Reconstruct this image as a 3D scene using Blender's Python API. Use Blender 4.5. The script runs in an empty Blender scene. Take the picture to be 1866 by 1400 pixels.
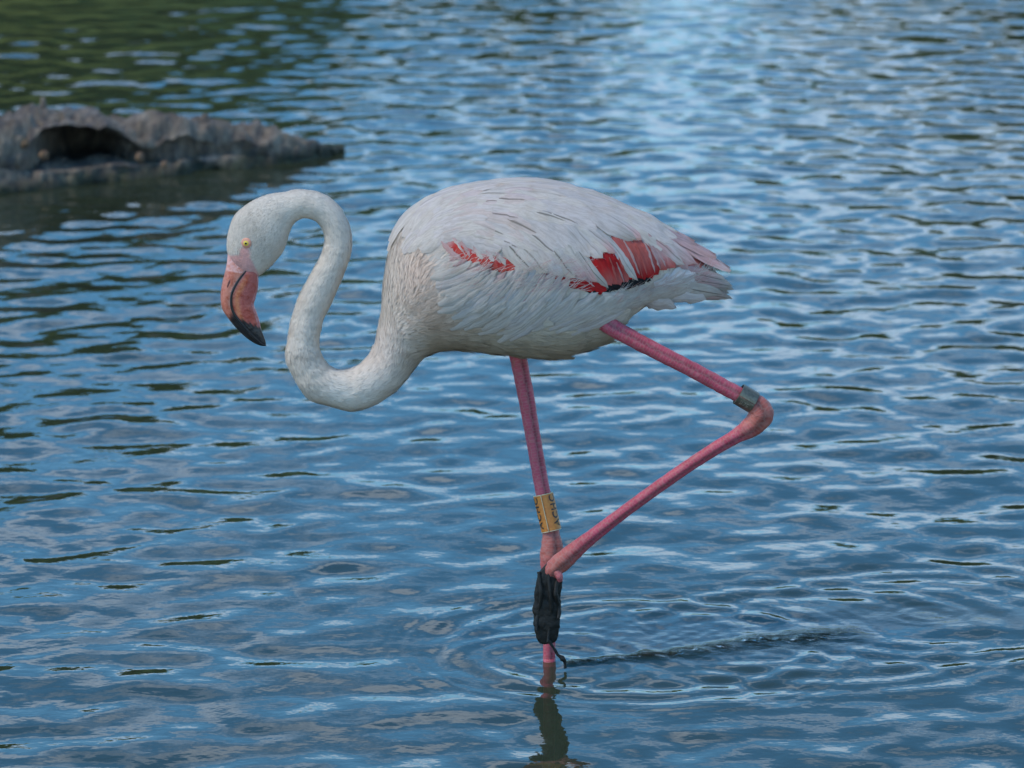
import bpy, math, random
import numpy as np
from mathutils import Vector, Matrix, noise
from mathutils.bvhtree import BVHTree

random.seed(7)
rng = np.random.default_rng(11)
S = bpy.context.scene
COL = S.collection
R = math.radians

# ------------------------------------------------------------------ camera
CAM_H, FPX, IW, IH = 1.475, 8000.0, 1866.0, 1400.0
PITCH = math.atan(1633.0 / FPX)
CAM_D = CAM_H / math.tan(PITCH + math.atan(505.0 / FPX))
CAM = Vector((0, -CAM_D, CAM_H))
cam = bpy.data.cameras.new('camera')
cam.sensor_width = 36.0
cam.lens = FPX / IW * 36.0
cam.clip_start, cam.clip_end = 0.1, 2000
cam_o = bpy.data.objects.new('camera', cam)
cam_o.location = CAM
cam_o.rotation_euler = (math.pi / 2 - PITCH, 0, 0)
COL.objects.link(cam_o)
S.camera = cam_o
cam.dof.use_dof = True
cam.dof.focus_distance = 5.42
cam.dof.aperture_fstop = 11.0

# ------------------------------------------------------------------ world
SUN_EL, SUN_AZ = 56.0, -115.0         # azimuth from +Y clockwise: to the left of the camera, a little behind it
world = bpy.data.worlds.new('World')
S.world = world
world.use_nodes = True
nt = world.node_tree
nt.nodes.clear()


def N(tree, typ, **kw):
    n = tree.nodes.new(typ)
    for k, v in kw.items():
        if k.startswith('i_'):
            n.inputs[k[2:].replace('_', ' ')].default_value = v
        else:
            setattr(n, k, v)
    return n


def L(tree, a, b):
    tree.links.new(a, b)


def MATH(tree, op, a, b=None, clamp=False):
    n = tree.nodes.new('ShaderNodeMath')
    n.operation = op
    n.use_clamp = clamp
    for i, x in enumerate((a, b)):
        if x is None:
            continue
        if isinstance(x, (int, float)):
            n.inputs[i].default_value = x
        else:
            tree.links.new(x, n.inputs[i])
    return n.outputs[0]


def RAMP(tree, fac, stops):
    n = tree.nodes.new('ShaderNodeValToRGB')
    e = n.color_ramp.elements
    while len(e) < len(stops):
        e.new(0.5)
    for i, (p, c) in enumerate(stops):
        e[i].position = p
        e[i].color = (c, c, c, 1) if isinstance(c, (int, float)) else (*c, 1)
    tree.links.new(fac, n.inputs[0])
    return n.outputs[0]


def MIXC(tree, fac, a, b, mode='MIX'):
    n = tree.nodes.new('ShaderNodeMix')
    n.data_type = 'RGBA'
    n.blend_type = mode
    for idx, x in ((0, fac), (6, a), (7, b)):
        if isinstance(x, (int, float)):
            n.inputs[idx].default_value = x
        elif isinstance(x, tuple):
            n.inputs[idx].default_value = (*x, 1)
        else:
            tree.links.new(x, n.inputs[idx])
    return n.outputs[2]


sky = N(nt, 'ShaderNodeTexSky')
sky.sky_type = 'NISHITA'
sky.sun_disc = False
sky.sun_elevation = R(SUN_EL)
sky.sun_rotation = R(SUN_AZ)
sky.altitude = 0
sky.air_density = 0.78
sky.dust_density = 0.05
sky.ozone_density = 2.5
tc = N(nt, 'ShaderNodeTexCoord')
sep = N(nt, 'ShaderNodeSeparateXYZ')
L(nt, tc.outputs['Generated'], sep.inputs[0])
den = MATH(nt, 'ADD', MATH(nt, 'MAXIMUM', sep.outputs[2], 0.0), 0.10)
cmb = N(nt, 'ShaderNodeCombineXYZ')
L(nt, MATH(nt, 'MULTIPLY', MATH(nt, 'DIVIDE', sep.outputs[0], den), 0.55), cmb.inputs[0])
L(nt, MATH(nt, 'DIVIDE', sep.outputs[1], den), cmb.inputs[1])
cn = N(nt, 'ShaderNodeTexNoise', noise_dimensions='3D')
cn.inputs['Scale'].default_value = 1.0
cn.inputs['Detail'].default_value = 6
cn.inputs['Roughness'].default_value = 0.55
cn.inputs['Distortion'].default_value = 0.4
off = N(nt, 'ShaderNodeVectorMath', operation='ADD')
off.inputs[1].default_value = (6.4, 5.7, 0)
L(nt, cmb.outputs[0], off.inputs[0])
L(nt, off.outputs[0], cn.inputs['Vector'])
cloud = RAMP(nt, cn.outputs[0], [(0.535, 0.0), (0.60, 0.36)])
hs = N(nt, 'ShaderNodeHueSaturation')
hs.inputs['Saturation'].default_value = 1.32
hs.inputs['Hue'].default_value = 0.490
L(nt, sky.outputs[0], hs.inputs['Color'])
skyc = MIXC(nt, cloud, hs.outputs[0], (9.0, 9.3, 9.8))
bg = N(nt, 'ShaderNodeBackground')
bg.inputs['Strength'].default_value = 0.15
L(nt, skyc, bg.inputs['Color'])
wo = N(nt, 'ShaderNodeOutputWorld')
L(nt, bg.outputs[0], wo.inputs[0])

sun = bpy.data.lights.new('sun', 'SUN')
sun.energy = 1.35
sun.angle = R(14)
sun.color = (1.0, 0.86, 0.68)
sun_o = bpy.data.objects.new('sun', sun)
az = R(SUN_AZ)
sd = Vector((math.sin(az) * math.cos(R(SUN_EL)), math.cos(az) * math.cos(R(SUN_EL)), math.sin(R(SUN_EL))))
sun_o.rotation_euler = sd.to_track_quat('Z', 'Y').to_euler()
sun_o.location = sd * 30
COL.objects.link(sun_o)

vs = S.view_settings
vs.view_transform = 'Standard'
vs.look = 'None'
vs.exposure = 0.95
vs.gamma = 1.0
vs.use_curve_mapping = False
S.render.engine = 'CYCLES'
S.cycles.max_bounces = 8
S.cycles.transparent_max_bounces = 8
S.cycles.use_denoising = True

# ------------------------------------------------------------------ helpers
FWD = Vector((0, math.cos(PITCH), -math.sin(PITCH)))
UP = Vector((0, math.sin(PITCH), math.cos(PITCH)))


def ray(px, py):
    return Vector((1, 0, 0)) * ((px - IW / 2) / FPX) + FWD + UP * ((IH / 2 - py) / FPX)


def at(px, py, Y=0.0):
    d = ray(px, py)
    return CAM + d * ((Y - CAM.y) / d.y)


def ground(px, py, z=0.0):
    d = ray(px, py)
    return CAM + d * ((z - CAM.z) / d.z)


PX = 0.000704      # metres per photograph pixel at the bird


def mesh_obj(name, V, F, mat, parent=None, smooth=True, attrs=None, uv=None, midx=None, mats=None, kind=None, normals=None):
    me = bpy.data.meshes.new(name)
    V = np.asarray(V, dtype=np.float32)
    if normals is not None:            # wind every face to agree with the normals it is given
        Na = np.asarray(normals, dtype=np.float32)
        A3 = np.array([f_[:3] for f_ in F])
        g_ = np.cross(V[A3[:, 1]] - V[A3[:, 0]], V[A3[:, 2]] - V[A3[:, 0]])
        bad = (g_ * (Na[A3[:, 0]] + Na[A3[:, 1]] + Na[A3[:, 2]])).sum(1) < 0
        F = [f_[::-1] if b_ else f_ for f_, b_ in zip(F, bad)]
    me.from_pydata(V.tolist() if len(V) < 400000 else V, [], F)
    if mats:
        for m in mats:
            me.materials.append(m)
    else:
        me.materials.append(mat)
    if midx is not None:
        me.polygons.foreach_set('material_index', np.asarray(midx, dtype=np.int32))
    me.polygons.foreach_set('use_smooth', np.full(len(me.polygons), smooth))
    if attrs:
        for k, a in attrs.items():
            a = np.asarray(a, dtype=np.float32)
            if a.ndim == 2:
                at_ = me.attributes.new(k, 'FLOAT_COLOR', 'POINT')
                c = np.ones((len(a), 4), dtype=np.float32)
                c[:, :3] = a[:, :3]
                at_.data.foreach_set('color', c.ravel())
            else:
                at_ = me.attributes.new(k, 'FLOAT', 'POINT')
                at_.data.foreach_set('value', a)
    if uv is not None:
        uvl = me.uv_layers.new(name='UVMap')
        li = np.empty(len(me.loops), dtype=np.int32)
        me.loops.foreach_get('vertex_index', li)
        uvl.data.foreach_set('uv', np.asarray(uv, dtype=np.float32)[li].ravel())
    me.update()
    if normals is not None:
        me.normals_split_custom_set_from_vertices([tuple(n_) for n_ in normals])
    o = bpy.data.objects.new(name, me)
    COL.objects.link(o)
    if parent is not None:
        o.parent = parent
    if kind:
        o['kind'] = kind
    return o


class MB:
    """collects verts / faces / uv / colour of several pieces of ONE part"""
    def __init__(s):
        s.V, s.F, s.UV, s.C, s.A, s.M, s.Nn = [], [], [], [], [], [], []

    def add(s, V, F, UV=None, C=None, A=None, Nn=None, m=0):
        b = len(s.V)
        if Nn is not None:
            s.Nn += Nn
        s.V += [tuple(v) for v in V]
        s.F += [tuple(i + b for i in f) for f in F]
        s.UV += UV if UV is not None else [(0, 0)] * len(V)
        s.C += C if C is not None else [(1, 1, 1)] * len(V)
        s.A += A if A is not None else [0.0] * len(V)
        s.M += [m] * len(F)

    def build(s, name, mat, parent=None, mats=None, kind=None, smooth=True):
        return mesh_obj(name, s.V, s.F, mat, parent, smooth, {'Col': np.array(s.C), 'shaft': np.array(s.A)},
                        s.UV, s.M, mats, kind, s.Nn if len(s.Nn) == len(s.V) else None)


def catmull(P, n):
    P = np.asarray(P, dtype=float)
    t = np.linspace(0, len(P) - 1, n)
    i = np.clip(t.astype(int), 0, len(P) - 2)
    f = (t - i)[:, None]
    p0, p1, p2, p3 = P[np.maximum(i - 1, 0)], P[i], P[i + 1], P[np.minimum(i + 2, len(P) - 1)]
    return 0.5 * ((2 * p1) + (-p0 + p2) * f + (2 * p0 - 5 * p1 + 4 * p2 - p3) * f ** 2 + (-p0 + 3 * p1 - 3 * p2 + p3) * f ** 3)


def grid_faces(nr, nc, wrap=False):
    F = []
    for i in range(nr - 1):
        for j in range(nc if wrap else nc - 1):
            k = (j + 1) % nc
            F.append((i * nc + j, i * nc + k, (i + 1) * nc + k, (i + 1) * nc + j))
    return F


# ------------------------------------------------------------------ materials
def mat_new(name):
    m = bpy.data.materials.new(name)
    m.use_nodes = True
    t = m.node_tree
    t.nodes.clear()
    out = N(t, 'ShaderNodeOutputMaterial')
    return m, t, out


def NOISE(t, vec, scale, detail=4, rough=0.55):
    n = N(t, 'ShaderNodeTexNoise')
    n.inputs['Scale'].default_value = scale
    n.inputs['Detail'].default_value = detail
    n.inputs['Roughness'].default_value = rough
    if vec is not None:
        L(t, vec, n.inputs['Vector'])
    return n.outputs[0]


def BUMP(t, h, strength, dist=0.01, normal=None):
    b = N(t, 'ShaderNodeBump')
    b.inputs['Strength'].default_value = strength
    b.inputs['Distance'].default_value = dist
    L(t, h, b.inputs['Height'])
    if normal is not None:
        L(t, normal, b.inputs['Normal'])
    return b.outputs[0]


def COMB(t, x, y, z=0.0):
    c = N(t, 'ShaderNodeCombineXYZ')
    for i, v in enumerate((x, y, z)):
        if isinstance(v, (int, float)):
            c.inputs[i].default_value = v
        else:
            L(t, v, c.inputs[i])
    return c.outputs[0]


def m_feather(name, streaks=0.40, bigs=0.35, transl=0.2):
    m, t, out = mat_new(name)
    col = N(t, 'ShaderNodeAttribute', attribute_name='Col')
    sh = N(t, 'ShaderNodeAttribute', attribute_name='shaft')
    uvn = N(t, 'ShaderNodeUVMap')
    sp = N(t, 'ShaderNodeSeparateXYZ')
    L(t, uvn.outputs[0], sp.inputs[0])
    geo = N(t, 'ShaderNodeNewGeometry')
    a = MATH(t, 'ABSOLUTE', MATH(t, 'SUBTRACT', sp.outputs[0], 0.5))        # 0 .. .5 off the shaft
    barb = NOISE(t, COMB(t, MATH(t, 'MULTIPLY', a, 1.5), MATH(t, 'SUBTRACT', MATH(t, 'MULTIPLY', sp.outputs[1], 20.0), MATH(t, 'MULTIPLY', a, 26.0)), 0), 1.6, 3)
    streak = NOISE(t, COMB(t, MATH(t, 'MULTIPLY', sp.outputs[0], 9.0), MATH(t, 'MULTIPLY', sp.outputs[1], 1.3), MATH(t, 'MULTIPLY', NOISE(t, geo.outputs['Position'], 9.0, 1), 20.0)), 1.0, 4, 0.6)
    big = NOISE(t, geo.outputs['Position'], 55.0, 4)
    line = RAMP(t, a, [(0.0, 1.0), (0.07, 0.0)])
    ends = RAMP(t, sp.outputs[1], [(0.15, 0.0), (0.4, 1.0), (0.85, 1.0), (0.97, 0.3)])
    lm = MATH(t, 'MULTIPLY', MATH(t, 'MULTIPLY', line, ends), sh.outputs['Fac'])
    c1 = MIXC(t, RAMP(t, barb, [(0.3, 0.28), (0.65, 0.0)]), col.outputs['Color'], (0.38, 0.33, 0.32), 'MULTIPLY')
    c2 = MIXC(t, RAMP(t, big, [(0.48, 0.0), (0.72, bigs)]), c1, (0.74, 0.66, 0.55), 'MULTIPLY')
    c2 = MIXC(t, RAMP(t, streak, [(0.36, streaks), (0.56, 0.0)]), c2, (0.62, 0.57, 0.53), 'MULTIPLY')
    c3 = MIXC(t, lm, c2, (0.10, 0.085, 0.06))
    pr = N(t, 'ShaderNodeBsdfPrincipled')
    L(t, c3, pr.inputs['Base Color'])
    pr.inputs['Roughness'].default_value = 0.75
    pr.inputs['Specular IOR Level'].default_value = 0.25
    nb = BUMP(t, streak, 0.3, 0.002, BUMP(t, barb, 0.3, 0.002))
    L(t, nb, pr.inputs['Normal'])
    tr = N(t, 'ShaderNodeBsdfTranslucent')
    L(t, c3, tr.inputs[0])
    mx = N(t, 'ShaderNodeMixShader')
    mx.inputs[0].default_value = transl
    L(t, pr.outputs[0], mx.inputs[1])
    L(t, tr.outputs[0], mx.inputs[2])
    L(t, mx.outputs[0], out.inputs[0])
    return m


def m_plumage(name):
    m, t, out = mat_new(name)
    col = N(t, 'ShaderNodeAttribute', attribute_name='Col')
    geo = N(t, 'ShaderNodeNewGeometry')
    P = geo.outputs['Position']
    big = NOISE(t, P, 28.0, 5)
    fine = NOISE(t, P, 420.0, 4, 0.65)
    mid = NOISE(t, P, 150.0, 3)
    c1 = MIXC(t, RAMP(t, big, [(0.5, 0.0), (0.72, 0.4)]), col.outputs['Color'], (0.72, 0.62, 0.54), 'MULTIPLY')
    c2 = MIXC(t, RAMP(t, fine, [(0.3, 0.4), (0.6, 0.0)]), c1, (0.6, 0.56, 0.52), 'MULTIPLY')
    pr = N(t, 'ShaderNodeBsdfPrincipled')
    L(t, c2, pr.inputs['Base Color'])
    pr.inputs['Roughness'].default_value = 0.85
    pr.inputs['Specular IOR Level'].default_value = 0.15
    pr.inputs['Sheen Weight'].default_value = 0.15
    pr.inputs['Sheen Roughness'].default_value = 0.5
    n1 = BUMP(t, mid, 0.30, 0.003)
    n2 = BUMP(t, fine, 0.6, 0.0015, n1)
    L(t, n2, pr.inputs['Normal'])
    L(t, pr.outputs[0], out.inputs[0])
    return m


def m_fuzz(name):
    m, t, out = mat_new(name)
    col = N(t, 'ShaderNodeAttribute', attribute_name='Col')
    geo = N(t, 'ShaderNodeNewGeometry')
    big = NOISE(t, geo.outputs['Position'], 30.0, 5)
    c = MIXC(t, RAMP(t, big, [(0.5, 0.0), (0.72, 0.35)]), col.outputs['Color'], (0.74, 0.64, 0.55), 'MULTIPLY')
    pr = N(t, 'ShaderNodeBsdfPrincipled')
    L(t, c, pr.inputs['Base Color'])
    pr.inputs['Roughness'].default_value = 0.85
    pr.inputs['Specular IOR Level'].default_value = 0.12
    L(t, pr.outputs[0], out.inputs[0])
    return m


def m_legskin(name):
    m, t, out = mat_new(name)
    col = N(t, 'ShaderNodeAttribute', attribute_name='Col')
    geo = N(t, 'ShaderNodeNewGeometry')
    uvn = N(t, 'ShaderNodeUVMap')
    sp = N(t, 'ShaderNodeSeparateXYZ')
    L(t, uvn.outputs[0], sp.inputs[0])
    P = geo.outputs['Position']
    sc = N(t, 'ShaderNodeTexVoronoi', feature='DISTANCE_TO_EDGE')
    sc.inputs['Scale'].default_value = 1.0
    sc.inputs['Randomness'].default_value = 0.55
    L(t, COMB(t, MATH(t, 'MULTIPLY', sp.outputs[0], 7.0), MATH(t, 'MULTIPLY', sp.outputs[1], 260.0)), sc.inputs['Vector'])
    edge = RAMP(t, sc.outputs[0], [(0.0, 1.0), (0.16, 0.0)])
    big = NOISE(t, P, 60.0, 5)
    mid = NOISE(t, P, 240.0, 4)
    c1 = MIXC(t, RAMP(t, big, [(0.42, 0.0), (0.7, 0.55)]), col.outputs['Color'], (0.62, 0.33, 0.36), 'MULTIPLY')
    c2 = MIXC(t, MATH(t, 'MULTIPLY', edge, 0.22), c1, (0.40, 0.30, 0.26), 'MIX')
    c3 = MIXC(t, RAMP(t, mid, [(0.52, 0.0), (0.76, 0.6)]), c2, (0.27, 0.13, 0.10))
    pr = N(t, 'ShaderNodeBsdfPrincipled')
    L(t, c3, pr.inputs['Base Color'])
    pr.inputs['Roughness'].default_value = 0.5
    pr.inputs['Specular IOR Level'].default_value = 0.35
    nb = BUMP(t, sc.outputs[0], 0.25, 0.002, BUMP(t, mid, 0.3, 0.002))
    L(t, nb, pr.inputs['Normal'])
    L(t, pr.outputs[0], out.inputs[0])
    return m


def m_skin(name, rough=0.38, bump=0.3, stain=0.6):
    m, t, out = mat_new(name)
    col = N(t, 'ShaderNodeAttribute', attribute_name='Col')
    geo = N(t, 'ShaderNodeNewGeometry')
    P = geo.outputs['Position']
    big = NOISE(t, P, 160.0, 5, 0.6)
    fine = NOISE(t, P, 700.0, 3, 0.6)
    c1 = MIXC(t, RAMP(t, big, [(0.46, 0.0), (0.7, stain)]), col.outputs['Color'], (0.75, 0.40, 0.25), 'MULTIPLY')
    c2 = MIXC(t, RAMP(t, fine, [(0.54, 0.0), (0.75, stain)]), c1, (0.66, 0.45, 0.40), 'MULTIPLY')
    pr = N(t, 'ShaderNodeBsdfPrincipled')
    L(t, c2, pr.inputs['Base Color'])
    pr.inputs['Roughness'].default_value = rough
    L(t, BUMP(t, big, bump, 0.002), pr.inputs['Normal'])
    L(t, pr.outputs[0], out.inputs[0])
    return m


def m_plain(name, col, rough=0.5, metal=0.0, nscale=300, var=0.3, bump=0.2, var_col=(0.4, 0.4, 0.4), spec=0.5):
    m, t, out = mat_new(name)
    geo = N(t, 'ShaderNodeNewGeometry')
    nz = NOISE(t, geo.outputs['Position'], nscale, 5, 0.6)
    c = MIXC(t, RAMP(t, nz, [(0.42, 0.0), (0.7, var)]), col, var_col, 'MULTIPLY')
    pr = N(t, 'ShaderNodeBsdfPrincipled')
    L(t, c, pr.inputs['Base Color'])
    pr.inputs['Roughness'].default_value = rough
    pr.inputs['Metallic'].default_value = metal
    pr.inputs['Specular IOR Level'].default_value = spec
    L(t, BUMP(t, nz, bump, 0.002), pr.inputs['Normal'])
    L(t, pr.outputs[0], out.inputs[0])
    return m


def m_wood(name):
    m, t, out = mat_new(name)
    geo = N(t, 'ShaderNodeNewGeometry')
    col = N(t, 'ShaderNodeAttribute', attribute_name='Col')
    P = geo.outputs['Position']
    mp = N(t, 'ShaderNodeMapping')
    mp.inputs['Scale'].default_value = (30, 9, 9)
    L(t, P, mp.inputs[0])
    furrow = NOISE(t, mp.outputs[0], 2.2, 6, 0.65)
    big = NOISE(t, P, 14.0, 5, 0.6)
    fine = NOISE(t, P, 90.0, 5, 0.7)
    c0 = MIXC(t, RAMP(t, big, [(0.35, 0.0), (0.65, 1.0)]), (0.125, 0.094, 0.064), (0.270, 0.222, 0.168))
    c1 = MIXC(t, RAMP(t, furrow, [(0.38, 0.85), (0.6, 0.0)]), c0, (0.055, 0.045, 0.042))
    c2 = MIXC(t, RAMP(t, fine, [(0.6, 0.0), (0.75, 0.6)]), c1, (0.33, 0.24, 0.13))
    c3 = MIXC(t, 1.0, c2, col.outputs['Color'], 'MULTIPLY')
    pr = N(t, 'ShaderNodeBsdfPrincipled')
    L(t, c3, pr.inputs['Base Color'])
    pr.inputs['Roughness'].default_value = 0.85
    n1 = BUMP(t, furrow, 0.8, 0.02)
    L(t, BUMP(t, fine, 0.5, 0.006, n1), pr.inputs['Normal'])
    L(t, pr.outputs[0], out.inputs[0])
    return m


def m_water(name):
    m, t, out = mat_new(name)
    geo = N(t, 'ShaderNodeNewGeometry')
    P = geo.outputs['Position']
    tr_a = N(t, 'ShaderNodeAttribute', attribute_name='trail')
    fineh = NOISE(t, P, 22.0, 3, 0.5)
    n1 = BUMP(t, fineh, 0.05, 0.02)
    turb = NOISE(t, P, 95.0, 4, 0.6)
    hb = MATH(t, 'MULTIPLY', turb, tr_a.outputs['Fac'])
    nrm = BUMP(t, hb, 0.8, 0.007, n1)
    fr = N(t, 'ShaderNodeFresnel')
    fr.inputs['IOR'].default_value = 1.40
    L(t, nrm, fr.inputs['Normal'])
    gl = N(t, 'ShaderNodeBsdfGlossy')
    gl.inputs['Roughness'].default_value = 0.02
    L(t, nrm, gl.inputs['Normal'])
    df = N(t, 'ShaderNodeBsdfDiffuse')
    df.inputs['Color'].default_value = (0.055, 0.072, 0.042, 1)
    tp = N(t, 'ShaderNodeBsdfTransparent')
    tp.inputs[0].default_value = (0.80, 0.78, 0.62, 1)
    body = N(t, 'ShaderNodeMixShader')
    body.inputs[0].default_value = 0.5
    L(t, df.outputs[0], body.inputs[1])
    L(t, tp.outputs[0], body.inputs[2])
    mx = N(t, 'ShaderNodeMixShader')
    L(t, fr.outputs[0], mx.inputs[0])
    L(t, body.outputs[0], mx.inputs[1])
    L(t, gl.outputs[0], mx.inputs[2])
    # churned-up mud and weed floating in the wake
    mud = N(t, 'ShaderNodeBsdfDiffuse')
    mud.inputs['Color'].default_value = (0.022, 0.021, 0.014, 1)
    L(t, nrm, mud.inputs['Normal'])
    mm = N(t, 'ShaderNodeMixShader')
    patch = NOISE(t, P, 70.0, 4, 0.6)
    L(t, MATH(t, 'MULTIPLY', RAMP(t, tr_a.outputs['Fac'], [(0.25, 0.0), (0.75, 1.0)]), RAMP(t, patch, [(0.38, 0.0), (0.55, 0.85)])), mm.inputs[0])
    L(t, mx.outputs[0], mm.inputs[1])
    L(t, mud.outputs[0], mm.inputs[2])
    L(t, mm.outputs[0], out.inputs[0])
    va = N(t, 'ShaderNodeVolumeAbsorption')
    va.inputs['Color'].default_value = (0.35, 0.32, 0.10, 1)
    va.inputs['Density'].default_value = 9.0
    L(t, va.outputs[0], out.inputs['Volume'])
    return m


def m_leaf(name):
    m, t, out = mat_new(name)
    geo = N(t, 'ShaderNodeNewGeometry')
    nz = NOISE(t, geo.outputs['Position'], 0.9, 4)
    c = MIXC(t, RAMP(t, nz, [(0.35, 0.0), (0.65, 1.0)]), (0.105, 0.135, 0.018), (0.155, 0.185, 0.030))
    pr = N(t, 'ShaderNodeBsdfPrincipled')
    L(t, c, pr.inputs['Base Color'])
    pr.inputs['Roughness'].default_value = 0.7
    L(t, pr.outputs[0], out.inputs[0])
    return m


M_FEATHER = m_feather('feather')
M_DOWN = m_feather('down', 0.22, 0.3, 0.06)
M_PLUM = m_plumage('plumage')
M_FUZZ = m_fuzz('velvet_down')
M_LEG = m_legskin('leg_skin')
M_BILL = m_skin('bill_skin', .30, .55, .95)
M_MUD = m_plain('wet_mud', (0.016, 0.016, 0.014), 0.5, 0, 160, 0.6, 0.6, (0.35, 0.33, 0.3), 0.22)
M_WOOD = m_wood('dead_wood')
M_WATER = m_water('lake_water')
M_BED = m_plain('lake_mud', (0.060, 0.060, 0.026), 0.9, 0, 6, 0.5, 0.3)
M_LEAF = m_leaf('bank_foliage')
M_BANK = m_plain('bank_grass', (0.150, 0.175, 0.030), 0.9, 0, 3, 0.6, 0.3, (0.55, 0.5, 0.5))

# ------------------------------------------------------------------ water sheet (real waves)
az_d = np.linspace(-8.6, 8.6, 760)
az_s = 8.6 + np.geomspace(0.12, 72, 46)
AZ = np.radians(np.concatenate([-az_s[::-1], az_d, az_s]))
rr = np.concatenate([np.linspace(1.2, 4.3, 60)[:-1], np.geomspace(4.3, 14.0, 1080), np.geomspace(14.0, 170, 130)[1:]])
RRg, AZg = np.meshgrid(rr, AZ, indexing='ij')
X = (RRg * np.sin(AZg)).astype(np.float32)
Y = (-CAM_D + RRg * np.cos(AZg)).astype(np.float32)
# local sample spacing decides which waves the mesh can carry
drow = np.gradient(rr)[:, None] * np.ones_like(RRg)
dcol = RRg * np.gradient(AZ)[None, :]
cell = np.maximum(drow, dcol).astype(np.float32)
Z = np.zeros_like(X)
legp = ground(1001, 1205)


def gp(px, py):
    g = ground(px, py)
    return g.x, g.y


def blob(cx, cy, rx, ry):
    return np.exp(-(((X - cx) / rx) ** 2 + ((Y - cy) / ry) ** 2))


calm = 1.0 - 0.55 * blob(*gp(1180, 1180), 0.34, 0.30)
nw = 110
for k in range(nw):
    u = (k + rng.random()) / nw
    lam = 0.05 * (0.6 / 0.05) ** u
    th = R(90 + 12) + rng.normal(0, 1.0)           # travel mostly along the line of sight
    kx, ky = math.cos(th) * 2 * math.pi / lam, math.sin(th) * 2 * math.pi / lam
    slope = 0.0063 * math.exp(-((math.log(lam / 0.125)) / 0.75) ** 2) + 0.0008
    amp = slope * lam / (2 * math.pi) * 1.414
    fade = np.clip((lam / cell - 3.0) / 3.0, 0, 1)
    Z += (amp * fade * calm * np.cos(kx * X + ky * Y + rng.random() * 6.283)).astype(np.float32)


def ring(px, py, lam, amp, r0, width, ph=0.0):
    cx, cy = gp(px, py)
    r = np.hypot(X - cx, Y - cy)
    return (amp * np.cos(2 * math.pi * (r - r0) / lam + ph) * np.exp(-((r - r0) / width) ** 2)).astype(np.float32)


near = np.clip((0.05 / cell - 3.0) / 3.0, 0, 1)
Z += near * 0.5 * (ring(1001, 1205, 0.026, 0.0006, 0.03, 0.04)
             + ring(1001, 1205, 0.045, 0.0009, 0.13, 0.05)
             + ring(1160, 1178, 0.062, 0.0020, 0.23, 0.06)
             + ring(1160, 1178, 0.020, 0.00022, 0.30, 0.05)
             + ring(1330, 1168, 0.052, 0.0010, 0.13, 0.06)
             + ring(1480, 1158, 0.060, 0.0013, 0.24, 0.08)
             + ring(1690, 1118, 0.026, 0.0006, 0.03, 0.04)
             + ring(1690, 1118, 0.060, 0.0012, 0.22, 0.08))
# turbulent wake dragged out behind the walking bird
tp = [gp(*p) for p in [(1030, 1211), (1110, 1203), (1200, 1195), (1290, 1185), (1380, 1172), (1470, 1164), (1560, 1158)]]
tpc = catmull(np.array(tp), 40)
dmin = np.full(X.shape, 9.0, dtype=np.float32)
for q in tpc:
    dmin = np.minimum(dmin, np.hypot(X - q[0], (Y - q[1])))
xa, xb = tp[0][0], tp[-1][0]
along = np.clip((X - xa) / (xb - xa), -0.2, 1.2)
wid = 0.010 + 0.030 * np.clip(along, 0, 1)
trail = np.exp(-(dmin / wid) ** 2) * np.clip((along + 0.01) / 0.03, 0, 1) * np.clip((1.1 - along) / 0.25, 0, 1)
trail = trail * np.clip(.72 + .38 * np.sin(X * 61 + 9 * np.sin(Y * 23)) * np.sin(Y * 97 + X * 31 + 1.3), 0, 1)
trail = np.maximum(trail, 0.10 * blob(*gp(1230, 1165), 0.16, 0.10))
trail = np.maximum(trail, 0.12 * blob(*gp(1660, 1122), 0.15, 0.05))
fine = np.zeros_like(Z)
for k in range(36):
    lam = random.uniform(0.012, 0.034)
    th = random.uniform(0, 6.283)
    fine += (0.052 / 6 * lam / 6.283 * 1.414 * np.cos(math.cos(th) * 6.283 / lam * X + math.sin(th) * 6.283 / lam * Y + random.random() * 6.28)).astype(np.float32)
Z += near * fine * (2.6 * trail + 0.7 * blob(*gp(1280, 1165), 0.3, 0.14))
Z += near * 0.0035 * np.exp(-(dmin / (wid * 0.8)) ** 2) * np.clip((along + 0.01) / 0.05, 0, 1) * np.clip((1.1 - along) / 0.4, 0, 1)
nr, nc = X.shape
me = bpy.data.meshes.new('lake_water')
me.vertices.add(nr * nc)
me.vertices.foreach_set('co', np.stack([X, Y, Z], -1).astype(np.float32).ravel())
ii = (np.arange(nr - 1)[:, None] * nc + np.arange(nc - 1)[None, :]).ravel()
quads = np.stack([ii, ii + 1, ii + nc + 1, ii + nc], -1).astype(np.int32)
me.loops.add(quads.size)
me.loops.foreach_set('vertex_index', quads.ravel())
me.polygons.add(len(quads))
me.polygons.foreach_set('loop_start', np.arange(0, quads.size, 4, dtype=np.int32))
me.polygons.foreach_set('use_smooth', np.ones(len(quads), dtype=bool))
a_ = me.attributes.new('trail', 'FLOAT', 'POINT')
a_.data.foreach_set('value', (trail * near).astype(np.float32).ravel())
me.materials.append(M_WATER)
me.update(calc_edges=True)
water = bpy.data.objects.new('water', me)
COL.objects.link(water)
water['kind'] = 'structure'
water['label'] = 'rippled blue lake water reflecting sky and trees'

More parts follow.
